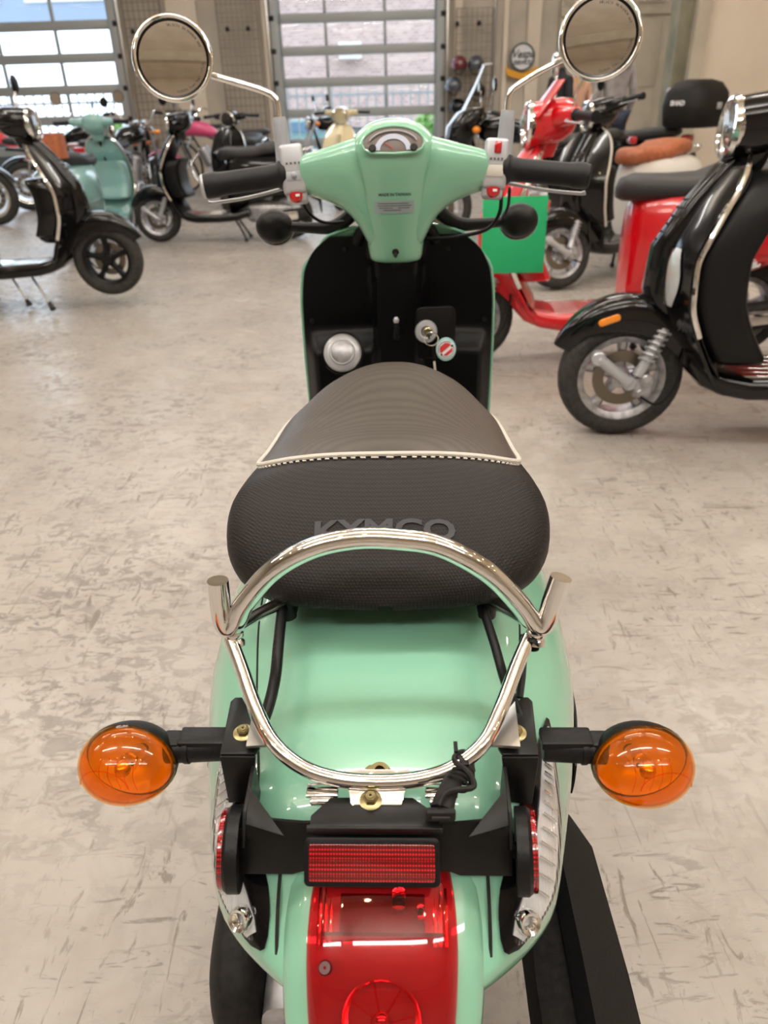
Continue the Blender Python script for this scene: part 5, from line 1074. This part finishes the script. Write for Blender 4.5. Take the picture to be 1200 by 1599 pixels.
    if screen: obj('windscreen', XH(shell(grid(lambda u, v: Vector(((v*2-1)*0.22*(1-0.35*u*u), 0.27-0.16*u-0.5*((v*2-1)*0.2)**2, 1.02+0.42*u)), 14, 13), 0.004)), M['screen'], T)
    if fly: obj('fly_screen', XH(shell(grid(lambda u, v: Vector(((v*2-1)*0.115*(1-0.2*u*u), 0.305-0.10*u-1.5*((v*2-1)*0.1)**2, 1.00+0.13*u)), 10, 9), 0.005)), M[fly], T)
    if box_m:
        bx = obj('backrest_box', loft([[Vector((a*0.15, -0.80+b*0.09-0.0, z_)) for a, b in sell(1, 1, 5, 24)] for z_ in (0.80, 0.805, 0.96, 0.975)]), M[box_m], T)
        obj('box_clasp', box((0, -0.895, 0.90), (0.04, 0.01, 0.03), 0.003), M['chrome'], bx)
    if script: # raised cursive word on both flanks
        pts = [[(0.0, 0.052), (0.010, 0.020), (0.016, 0.0), (0.026, 0.026), (0.042, 0.056)], [(0.030, 0.006), (0.044, 0.016), (0.044, 0.026), (0.036, 0.022), (0.038, 0.004), (0.052, 0.004), (0.064, 0.026), (0.070, 0.012), (0.060, 0.0), (0.078, 0.004), (0.088, 0.027), (0.086, -0.020), (0.090, 0.018), (0.104, 0.024), (0.102, 0.006), (0.092, 0.002), (0.114, 0.004), (0.130, 0.024), (0.118, 0.022), (0.116, 0.004), (0.130, 0.008), (0.134, 0.022), (0.136, 0.002), (0.152, 0.010)], [(-0.006, -0.010), (0.05, -0.012), (0.10, -0.008), (0.15, 0.002)]]
        for s in (-1, 1):
            g = join(*[tube([(x*1.05, y*1.05, 0) for x, y in p_], 0.0035, 6, 3) for p_ in pts])
            # local X of the word runs towards the front on the right side and towards the rear on the left side
            o = obj('script_badge', xf(g, frame_m((s*0.226, -0.42 if s < 0 else -0.57, 0.485), (0, s, -0.02), (0, 0, 1)) if s > 0 else frame_m((s*0.232, -0.435, 0.452), (0, -1, -0.03), (0, 0, 1))), M['whiteprint'], T)
    return T
def roll(T, deg): T.rotation_mode = 'XYZ'; return T

# the black scooter on the right, nearest after the mint one
classic_scooter('glossy black scooter at the right edge with chrome shield trim, nearest after the mint scooter', (1.475, 2.50, 0), R(84), 'blackpaint', amber_side=True, inner='plastic', mirrors=False, glove=(0.30, 0.88, 0.19), trim_z=0.40)
# red scooter behind it
redS = classic_scooter('red scooter with black seat behind the nearest black scooter, green card on its shield', (1.03, 3.47, 0), R(90), 'redpaint', script=True, mirrors='chrome', fly='redpaint', inner='redpaint', lens=False)
# green card hanging on the red scooter
ca, cb = at(755, 308, y=3.225), at(848, 425, y=3.225)
gc = thing('price_card', 'plain blank green card hanging on the red scooter', 'card', ((ca.x+cb.x)/2, 3.225, (ca.z+cb.z)/2), R(-3))
obj('card_sheet', box((0, 0, 0), (cb.x-ca.x, 0.003, ca.z-cb.z), 0.001), M['greencard'], gc)
obj('card_string', tube([(-0.05, 0.0, 0.13), (0.0, 0.03, 0.20), (0.06, 0.05, 0.24), (0.05, 0.0, 0.13)], 0.0015, 6, 3), M['whiteprint'], gc)
classic_scooter('black-fronted scooter with pale grey shield trim, white tail and tan seat behind the red scooter', (1.645, 5.42, 0), R(131), 'blackpaint', trim='beige', steer=-30, mirrors=False, lens=False, tail='whitepaint', seat_m='leather')
# left side
bS = classic_scooter('black scooter on its stand at the left edge, front wheel off the floor', (-2.30, 4.92, 0.03), R(-90), 'blackpaint', tilt=3.5, inner='blackpaint', mirrors=True, rim_m='plastic', lens=False, trim='chrome')
for p_, q_ in (((0.07, 0.13, 0.19), (0.24, 0.285, 0.0)), ((0.02, -0.02, 0.19), (0.05, 0.06, 0.0))):
    lg_ = obj('prop_leg', tube([p_, Vector(p_).lerp(Vector(q_), 0.5)+Vector((0.01, 0.0, 0.01)), q_], 0.007, 8, 4), M['steel'], bS); obj('prop_foot', cyl(Vector(q_)+(Vector(p_)-Vector(q_))*0.16, Vector(q_)-Vector((0, 0, 0.012)), 0.012, 10, 0.003, 0.02), M['rubber'], lg_)
classic_scooter('pale teal scooter seen from behind with a brown box behind its seat', (-2.50, 7.25, 0), R(-3), 'tealpaint', box_m='leather', mirrors=True, lens=False, inner='tealpaint')
classic_scooter('black scooter side-on in the middle left row, facing left, with long dark seat', (-1.44, 7.55, 0), R(88), 'blackpaint', mirrors=False, lens=False)
classic_scooter('cream scooter facing the room in front of the middle glazed door', (-0.33, 10.3, 0), R(172), 'creampaint', mirrors=False, lens=False)
classic_scooter('black scooter facing the room, behind the left mirror stem of the mint scooter', (-1.62, 10.1, 0), R(172), 'blackpaint', mirrors=False, lens=False)

def motorcycle(label, loc, rz, paint, group=None, steer=0, screen=False, case=False, wire=False, fairing=None, seat_m='seatblack', lean=0, high=False):
    P_ = M[paint]; T = thing('motorcycle', label, 'motorcycle', loc, rz, group)
    r = 0.30; fy, ry = 0.70, -0.68
    ax = Vector((0, -0.42, 0.91)).normalized(); piv = Vector((0, fy, r)); SM = Matrix.Translation(piv) @ Matrix.Rotation(R(steer), 4, ax) @ Matrix.Translation(-piv)
    X = lambda g: xf(g, SM)
    wheel_parts(T, 'front_wheel', (0, fy, r), r, 0.10, 0.215, M['chrome' if wire else 'alloy'], X, 6, wire)
    wheel_parts(T, 'rear_wheel', (0, ry, r), r, 0.13, 0.205, M['chrome' if wire else 'alloy'], lambda g: g, 6, wire)
    for s in (-1, 1):
        fk = obj('fork_leg', X(join(cyl((s*0.085, fy, r), (s*0.085, fy-0.13, r+0.28), 0.026, 14, 0.004), cyl((s*0.085, fy-0.13, r+0.28), (s*0.085, fy-0.30, r+0.66), 0.018, 14))), M['alloy'], T)
        obj('shock_absorber', join(cyl((s*0.12, ry+0.02, r+0.03), (s*0.12, ry+0.10, r+0.32), 0.012, 10), spring((s*0.12, ry+0.04, r+0.09), (s*0.12, ry+0.10, r+0.32), 0.024, 8)), M['chrome'], T)
        obj('swingarm', box((s*0.095, ry+0.25, r+0.01), (0.03, 0.52, 0.045), 0.008), M['plastic'], T)
        g_ = obj('grip', X(cyl((s*0.25, 0.30, 1.02+0.08*high), (s*0.37, 0.26, 1.01+0.08*high), 0.018, 14, 0.003)), M['grip'], T)
        obj('lever', X(tube([(s*0.24, 0.33, 1.01+0.08*high), (s*0.30, 0.34, 1.0+0.08*high), (s*0.37, 0.31, 1.0+0.08*high)], 0.005, 8, 3)), M['silverplastic'], g_)
        obj('turn_signal', X(join(cyl((s*0.09, 0.40, 0.90), (s*0.17, 0.40, 0.90), 0.008, 8), ball((s*0.19, 0.41, 0.90), (0.032, 0.035, 0.028), 14, 8))), M['amberthin'], T)
        mm_ = obj('mirror_stem', X(tube([(s*0.22, 0.31, 1.03+0.08*high), (s*0.25, 0.31, 1.12), (s*0.33, 0.30, 1.19)], 0.005, 8, 3)), M['chrome'], T)
        obj('mirror_head', X(lathe([(0, -0.016), (0.04, -0.014), (0.052, 0.0), (0.048, 0.006), (0, 0.006)], 22, (s*0.36, 0.30, 1.215), (0, -1, 0.05))), M['blackpaint'], mm_)
    obj('front_mudguard', X(shell(grid(lambda u, v: Vector((0.062*math.cos(PI*v), fy+(r+0.02+0.02*math.sin(PI*v))*math.cos(R(25+115*u)), r+(r+0.02+0.02*math.sin(PI*v))*math.sin(R(25+115*u)))), 18, 9), 0.003)), P_, T)
    obj('rear_mudguard', shell(grid(lambda u, v: Vector((0.085*math.cos(PI*v), ry+(r+0.03+0.02*math.sin(PI*v))*math.cos(R(45+135*u)), r+(r+0.03+0.02*math.sin(PI*v))*math.sin(R(45+135*u)))), 18, 9), 0.003), P_, T)
    obj('frame', join(tube([(0, 0.40, 0.88), (0, 0.0, 0.82), (0, -0.35, 0.70), (0, -0.85, 0.74)], 0.02, 10, 4), tube([(0, 0.42, 0.84), (0.07, 0.30, 0.45), (0.09, 0.15, 0.20), (0.09, -0.30, 0.20), (0.08, -0.42, 0.35), (0.06, -0.40, 0.70)], 0.016, 8, 4), tube([(0, 0.42, 0.84), (-0.07, 0.30, 0.45), (-0.09, 0.15, 0.20), (-0.09, -0.30, 0.20), (-0.08, -0.42, 0.35), (-0.06, -0.40, 0.70)], 0.016, 8, 4)), M['blackpaint'], T)
    en = obj('engine', join(box((0, -0.12, 0.32), (0.26, 0.36, 0.20), 0.05, 3), cyl((0, -0.02, 0.38), (0, 0.12, 0.66), 0.075, 18, 0.01), cyl((-0.15, -0.10, 0.32), (0.15, -0.10, 0.32), 0.10, 22, 0.015)), M['alloy'], T)
    for k in range(7): obj('cooling_fin', cyl(Vector((0, 0.015, 0.45))+Vector((0, 0.45, 0.9)).normalized()*0.03*k, Vector((0, 0.015, 0.45))+Vector((0, 0.45, 0.9)).normalized()*(0.03*k+0.007), 0.095, 16), M['alloy'], en)
    ex = obj('exhaust_pipe', tube([(-0.05, 0.16, 0.58), (-0.10, 0.27, 0.45), (-0.13, 0.18, 0.24), (-0.15, -0.20, 0.22), (-0.16, -0.40, 0.25)], 0.020, 10, 5), M['chrome'], T)
    obj('muffler', cyl((-0.17, -0.38, 0.25), (-0.19, -0.95, 0.36), 0.045, 18, 0.012), M['chrome'], ex)
    obj('fuel_tank', loft([section(y, z_, w_, h_, 2.4, 26) for y, z_, w_, h_ in ((0.36, 0.88, 0.05, 0.05), (0.32, 0.89, 0.10, 0.085), (0.18, 0.895, 0.135, 0.10), (0.02, 0.87, 0.125, 0.09), (-0.10, 0.83, 0.08, 0.055), (-0.13, 0.82, 0.03, 0.02))]), P_, T, sharp=60)
    obj('seat', loft([section(y, z_, w_, h_, 3, 24) for y, z_, w_, h_ in ((-0.08, 0.80, 0.06, 0.02), (-0.14, 0.80, 0.11, 0.04), (-0.35, 0.785, 0.14, 0.045), (-0.55, 0.81, 0.13, 0.05), (-0.80, 0.83, 0.11, 0.045), (-0.86, 0.83, 0.05, 0.02))]), M[seat_m], T, sharp=60)
    for s in (-1, 1): obj('side_panel', plate([(0.0, 0.0), (-0.26, 0.05), (-0.22, -0.14), (-0.02, -0.18)], 0.02, (s*0.13, -0.18, 0.72), (0, 1, 0), (0, 0, 1), 0.006), P_, T)
    obj('handlebar', X(tube([(-0.37, 0.26, 1.01+0.08*high), (-0.24, 0.31, 1.02+0.08*high), (-0.10, 0.36, 0.96), (0.10, 0.36, 0.96), (0.24, 0.31, 1.02+0.08*high), (0.37, 0.26, 1.01+0.08*high)], 0.012, 10, 5)), M['chrome'], T)
    hl = obj('headlamp', X(lathe([(0, -0.10), (0.05, -0.09), (0.085, -0.03), (0.09, 0.01), (0.082, 0.02)], 26, (0, 0.50, 0.90), (0, 1, 0))), P_, T)
    obj('headlamp_rim', X(lathe([(0.078, 0.012), (0.092, 0.012), (0.094, 0.0), (0.090, -0.01)], 26, (0, 0.50, 0.90), (0, 1, 0))), M['chrome'], hl)
    obj('headlamp_glass', X(lathe([(0, 0.035), (0.04, 0.03), (0.08, 0.014)], 24, (0, 0.50, 0.90), (0, 1, 0))), M['lampwhite'], hl)
    for s in (-1, 1): obj('gauge', X(join(lathe([(0, -0.03), (0.03, -0.03), (0.036, 0.01), (0.034, 0.016), (0, 0.012)], 20, (s*0.05, 0.38, 1.01), (0, -0.4, 0.9)))), M['chrome'], T)
    tl_ = obj('tail_light', join(box((0, -0.95, 0.78), (0.14, 0.05, 0.06), 0.015)), M['redplastic'], T)
    obj('plate_holder', plate([(-0.09, 0.05), (0.09, 0.05), (0.09, -0.17), (-0.09, -0.17)], 0.01, (0, -1.0, 0.62), (1, 0, 0), (0, 0.25, 1), 0.003), M['plastic'], T)
    obj('side_stand', join(cyl((0.10, -0.10, 0.22), (0.21, -0.06, 0.015), 0.010, 8), box((0.215, -0.06, 0.010), (0.05, 0.04, 0.012), 0.004)), M['plastic'], T)
    obj('foot_peg', join(cyl((0.12, -0.22, 0.30), (0.24, -0.22, 0.30), 0.013, 10, 0.003)), M['rubber'], T); obj('foot_peg', join(cyl((-0.12, -0.22, 0.30), (-0.24, -0.22, 0.30), 0.013, 10, 0.003)), M['rubber'], T)
    if fairing: obj('front_fairing', X(loft([[Vector((a*w_, y_+b*d_, z_)) for a, b in sell(1, 1, 2.6, 22)] for z_, y_, w_, d_ in ((0.62, 0.52, 0.05, 0.05), (0.75, 0.55, 0.14, 0.10), (0.92, 0.50, 0.20, 0.13), (1.02, 0.44, 0.19, 0.11), (1.06, 0.40, 0.15, 0.08))])), M[fairing], T, sharp=60)
    if screen: 
        ws = obj('windscreen', X(shell(grid(lambda u, v: Vector(((v*2-1)*0.24*(1-0.25*u*u), 0.62-0.34*u+0.06*u*u-1.0*((v*2-1)*0.2)**2, 0.86+0.50*u)), 16, 15), 0.005)), M['screen'], T)
        obj('screen_edge', X(tube([((v*2-1)*0.24*0.75, 0.62-0.34+0.06-1.0*((v*2-1)*0.2)**2, 1.36) for v in [i/12 for i in range(13)]]+[(0.24*(1-0.25*u*u), 0.62-0.34*u+0.06*u*u-0.04, 0.86+0.50*u) for u in [1-i/10 for i in range(11)]], 0.005, 6, 1)), M['whitepaint'], ws)
    if case:
        cs_ = obj('top_case', loft([[Vector((a*w_, -0.98+b*d_, z_)) for a, b in sell(1, 1, 3.4, 30)] for z_, w_, d_ in ((0.86, 0.20, 0.16), (0.88, 0.24, 0.20), (1.02, 0.265, 0.215), (1.04, 0.262, 0.213), (1.12, 0.245, 0.20), (1.19, 0.19, 0.15), (1.215, 0.10, 0.08))]), M['mattplastic'], T, sharp=60)
        obj('case_lock', box((0, -1.195, 1.02), (0.06, 0.02, 0.05), 0.006), M['silverplastic'], cs_)
        obj('case_lettering', xf(text_geo('SHAD', 0.05, 0.002, 0.002), frame_m((0.268, -0.98, 1.045), (0, 1, 0), (0, 0, 1))), M['whiteprint'], cs_)
        obj('case_lettering', xf(text_geo('SHAD', 0.05, 0.002, 0.002), frame_m((-0.268, -0.98, 1.045), (0, -1, 0), (0, 0, 1))), M['whiteprint'], cs_)
        obj('backrest_pad', box((0, -0.775, 1.08), (0.24, 0.05, 0.16), 0.02, 3), M['greyrubber'], cs_)
    return T
motorcycle('black motorcycle with a tall clear windscreen right of the middle door', (1.25, 6.98, 0), R(92), 'blackpaint', screen=True, fairing='blackpaint')
motorcycle('black touring motorcycle with a large black top case by the partition wall', (2.13, 7.85, 0), R(37), 'blackpaint', case=True)
motorcycle('chrome and black motorcycle at the far left edge', (-5.05, 9.2, 0), R(-90), 'blackpaint', wire=True)
motorcycle('black motorcycle seen from behind with red tail light, between teal and black scooters', (-2.75, 9.3, 0), R(-12), 'blackpaint', wire=True, high=True)
motorcycle('pink motorbike behind the black side-on scooter', (-2.25, 11.5, 0), R(82), 'pinkpaint', high=True)
motorcycle('black motorcycle before the middle door, left of the cream scooter', (-0.45, 12.2, 0), R(110), 'blackpaint', high=True)
motorcycle('black motorcycle under the wire grid, left of the dark monitor', (-3.9, 10.9, 0), R(-70), 'blackpaint', high=True, wire=True)

# black tyre-like objects by the wall: bicycle handlebars seen against the grid
def bicycle(label, loc, rz):
    T = thing('bicycle', label, 'bicycle', loc, rz)
    for nm, y in (('front_wheel', 0.52), ('rear_wheel', -0.50)):
        wh = obj(nm, lathe([(0.315, -0.015), (0.335, -0.018), (0.345, 0), (0.335, 0.018), (0.315, 0.015), (0.315, -0.015)], 32, (0, y, 0.345), 'X'), M['rubber'], T)
        obj('hub', cyl((-0.04, y, 0.345), (0.04, y, 0.345), 0.02, 10), M['steel'], wh)
        o = obj('spokes', join(*[cyl((0.02*(-1)**i, y, 0.345), (0, y+0.32*math.cos(2*PI*i/20), 0.345+0.32*math.sin(2*PI*i/20)), 0.0015, 4) for i in range(20)]), M['steel'], wh, weld=False); o['kind'] = 'stuff'
    obj('frame', join(tube([(0, 0.34, 0.82), (0, -0.02, 0.30), (0, -0.14, 0.80)], 0.016, 8, 1), tube([(0, 0.33, 0.86), (0, -0.12, 0.72)], 0.014, 8, 1), tube([(0, -0.02, 0.30), (0, -0.50, 0.345), (0, -0.12, 0.72)], 0.010, 8, 1)), M['blackpaint'], T)
    obj('fork', join(tube([(0, 0.33, 0.93), (0, 0.36, 0.70)], 0.014, 8, 1), *[tube([(s*0.03, 0.37, 0.70), (s*0.045, 0.52, 0.345)], 0.010, 8, 1) for s in (-1, 1)]), M['steel'], T)
    obj('handlebar', tube([(-0.30, 0.20, 1.12), (-0.22, 0.27, 1.14), (-0.08, 0.34, 1.0), (0.08, 0.34, 1.0), (0.22, 0.27, 1.14), (0.30, 0.20, 1.12)], 0.012, 8, 5), M['chrome'], T)
    obj('saddle', loft([section(y, 0.90, w_, 0.03, 2.6, 16) for y, w_ in ((0.02, 0.02), (-0.08, 0.03), (-0.18, 0.075), (-0.25, 0.07), (-0.27, 0.03))]), M['seatblack'], T)
    obj('seat_post', cyl((0, -0.14, 0.75), (0, -0.15, 0.88), 0.013, 8), M['steel'], T)
    obj('crank', join(cyl((-0.05, -0.02, 0.30), (0.05, -0.02, 0.30), 0.05, 16, 0.004), box((0.06, 0.04, 0.24), (0.012, 0.03, 0.16), 0.004), box((-0.06, -0.08, 0.36), (0.012, 0.03, 0.16), 0.004)), M['steel'], T)
bicycle('dark bicycle with raised handlebars against the wire grid left of the middle door', (-2.45, 12.45, 0), R(60))

# ================================================================== people in the back
def skin_body(name, chain, m, T, sub=2):
    """chain: list of (points, radii, parent index) limbs sharing vertices by position"""
    me = bpy.data.meshes.new(name); V, E, Rr = [], [], []
    def vid(p, r):
        for i, q in enumerate(V):
            if (q-Vector(p)).length < 1e-4: return i
        V.append(Vector(p)); Rr.append(r); return len(V)-1
    for pts, rad in chain:
        last = None
        for p, r in zip(pts, rad):
            i = vid(p, r)
            if last is not None and last != i: E.append((last, i))
            last = i
    me.from_pydata([tuple(v) for v in V], E, []); o = bpy.data.objects.new(name, me); sc.collection.objects.link(o)
    md = o.modifiers.new('skin', 'SKIN'); md.use_smooth_shade = True
    for i, sv in enumerate(me.skin_vertices[0].data): sv.radius = (Rr[i], Rr[i]) if not isinstance(Rr[i], tuple) else Rr[i]; sv.use_root = (i == 0)
    s2 = o.modifiers.new('sub', 'SUBSURF'); s2.levels = sub; s2.render_levels = sub
    nm = bpy.data.meshes.new_from_object(o.evaluated_get(bpy.context.evaluated_depsgraph_get())); g = ([v.co.copy() for v in nm.vertices], [tuple(p.vertices) for p in nm.polygons])
    bpy.data.objects.remove(o); bpy.data.meshes.remove(nm); return obj(name, g, m, T, sharp=180)
def hand(T, wrist, d, side_, m):
    wrist = Vector(wrist); d = Vector(d).normalized(); ac = Vector((0, 1, 0)); ac = (ac-d*ac.dot(d)).normalized(); n = d.cross(ac)
    ch = [([wrist-d*0.03, wrist, wrist+d*0.05, wrist+d*0.085], [0.026, 0.026, (0.040), 0.034])]
    for k, (o_, l_) in enumerate(((-0.028, 0.068), (-0.010, 0.078), (0.010, 0.073), (0.027, 0.058))):
        b = wrist+d*0.085+ac*o_; ch.append(([wrist+d*0.05, b, b+d*l_*0.5+n*0.006*side_, b+d*l_+n*0.022*side_], [0.02, 0.0095, 0.0088, 0.0075]))
    t0 = wrist+d*0.025-ac*0.034; ch.append(([wrist+d*0.01, t0, t0+d*0.03-ac*0.018, t0+d*0.055-ac*0.02], [0.02, 0.0115, 0.0105, 0.0085]))
    return skin_body('hand', ch, m, T, 1)
def person(label, loc, rz, h, top_m, leg_m, hair_m, skin_m, hood=False, longhair=False, bare=False, head_turn=0, arms='down'):
    T = thing('person', label, 'person', loc, rz); k = h/1.75
    S_ = lambda pts: [Vector(p)*k for p in pts]
    hip = (0, 0, 0.93); chest = (0, 0.01, 1.28)
    tor = [(S_([hip, (0, 0, 1.06), chest, (0, 0.0, 1.43), (0, 0.0, 1.50), (0, 0.015, 1.56)]), [(0.155*k, 0.115*k), (0.135*k, 0.10*k), (0.165*k, 0.12*k), (0.115*k, 0.085*k), 0.055*k, 0.052*k])]
    ends = {}
    for s in (-1, 1):
        if arms == 'pocket': A = S_([(0, 0.0, 1.43), (s*0.155, 0, 1.42), (s*0.235, -0.05, 1.17), (s*0.19, 0.10, 0.98)])
        else: A = S_([(0, 0.0, 1.43), (s*0.155, 0, 1.42), (s*0.225, -0.02, 1.15), (s*0.225, 0.08, 0.92)])
        tor.append((A, [0.11*k, 0.062*k, 0.048*k, 0.036*k])); ends[s] = (A[-1], A[-1]-A[-2])
    skin_body('torso', tor, top_m, T)
    legs = []
    for s in (-1, 1): legs.append((S_([hip, (s*0.095, 0, 0.88), (s*0.105, 0.015, 0.50), (s*0.11, -0.015, 0.10)]), [(0.15*k, 0.11*k), 0.095*k, 0.066*k, 0.048*k]))
    skin_body('trousers', legs, leg_m, T)
    for s in (-1, 1):
        obj('shoe', loft([[Vector((s*0.11+a*w_, y, z_+max(-z_*0.95, b*h_)))*k for a, b in sell(1, 1, 2.6, 18)] for y, w_, z_, h_ in ((-0.075, 0.030, 0.045, 0.035), (-0.05, 0.042, 0.05, 0.05), (0.04, 0.046, 0.045, 0.045), (0.13, 0.050, 0.035, 0.034), (0.18, 0.035, 0.028, 0.025))]), M['plastic'], T)
        hand(T, ends[s][0], ends[s][1], -s, skin_m)
    hm = Matrix.Translation(Vector((0, 0.02, 1.645))*k) @ Matrix.Rotation(R(head_turn), 4, 'Z') @ Matrix.Scale(k, 4)
    def hf(u, v):
        a, b = 2*PI*u, PI*v; x = math.sin(b)*math.cos(a); y = math.sin(b)*math.sin(a); z = -math.cos(b)
        w_ = 0.075*(1-0.22*max(0, -z)**1.5); p = Vector((x*w_, y*0.095*(1-0.12*max(0, -z)), z*0.118))
        if y > 0: p.y += 0.016*math.exp(-((x/0.22)**2+((z+0.08)/0.20)**2))+0.006*math.exp(-((x/0.4)**2+((z+0.50)/0.14)**2)); p.y -= 0.006*math.exp(-(((abs(x)-0.42)/0.2)**2+((z-0.06)/0.12)**2))
        return p
    hd_ = obj('head', xf(join(grid(hf, 28, 22, cu=True), *[ball((s*0.076, -0.005, -0.01), (0.010, 0.020, 0.032), 10, 8) for s in (-1, 1)]), hm), skin_m, T, weld=True)
    obj('eyes', xf(join(*[ball((s*0.031, 0.083, 0.008), (0.012, 0.008, 0.007), 10, 8) for s in (-1, 1)]), hm), M['whiteprint'], hd_); obj('mouth', xf(ball((0, 0.092, -0.062), (0.022, 0.006, 0.006), 12, 6), hm), M['redprint'], hd_)
    def hair(u, v):
        a, b = 2*PI*u, PI*v; f = math.sin(a); lim = 0.50+ (0.26 if f < 0.1 else 0.0) - 0.10*max(0, f)
        bb = b*lim*(1.25 if longhair and f < 0.2 else 1); x = math.sin(bb)*math.cos(a); y = math.sin(bb)*math.sin(a); z = math.cos(bb)
        n_ = 1+0.05*math.sin(9*a)*math.sin(b); return Vector((x*0.085*n_, y*0.106*n_, 0.006+z*0.130*n_))
    obj('hair', xf(shell(grid(hair, 36, 14, cu=True), 0.004), hm), hair_m, T)
    if longhair: obj('hair_length', xf(loft([[Vector((a*w_, y_+b*d_, z_)) for a, b in sell(1, 1, 2.4, 18)] for z_, y_, w_, d_ in ((0.04, -0.07, 0.075, 0.03), (-0.06, -0.085, 0.085, 0.035), (-0.20, -0.10, 0.08, 0.03), (-0.30, -0.10, 0.05, 0.02))]), hm), hair_m, T)
    if hood: obj('hood', tube([Vector((x, y, z))*k for x, y, z in ((-0.10, 0.03, 1.47), (-0.11, -0.07, 1.475), (0, -0.125, 1.44), (0.11, -0.07, 1.475), (0.10, 0.03, 1.47))], [0.030*k, 0.045*k, 0.055*k, 0.045*k, 0.030*k], 12, 5), top_m, T)
    return T
M['hoodie'] = vary(mat('grey_hoodie', srgb(165, 158, 158), 0.9), 12, srgb(158, 152, 154), srgb(178, 172, 172))
M['darkcloth'] = mat('dark_cloth', srgb(34, 34, 38), 0.9); M['jeans'] = mat('jeans', srgb(52, 60, 78), 0.9); M['skin'] = mat('skin', srgb(206, 150, 124), 0.55); M['hairdark'] = mat('dark_hair', srgb(44, 26, 24), 0.6)
M['hairgrey'] = mat('grey_hair', srgb(150, 140, 128), 0.6); M['hairblond'] = mat('blond_hair', srgb(214, 180, 130), 0.6); M['peach'] = mat('peach_top', srgb(224, 176, 150), 0.85)
person('person in a pale grey hoodie with dark hair, seen from behind by the white door', (2.90, 10.1, 0), R(8), 1.76, M['hoodie'], M['jeans'], M['hairdark'], M['skin'], hood=True, head_turn=8)
person('person with grey hair in a dark shirt standing left of the grey hoodie', (2.33, 10.5, 0), R(-60), 1.62, M['darkcloth'], M['jeans'], M['hairgrey'], M['skin'])
person('person with long blond hair in a pale peach top behind the grey hoodie', (2.68, 11.1, 0), R(20), 1.60, M['peach'], M['darkcloth'], M['hairblond'], M['skin'], longhair=True)
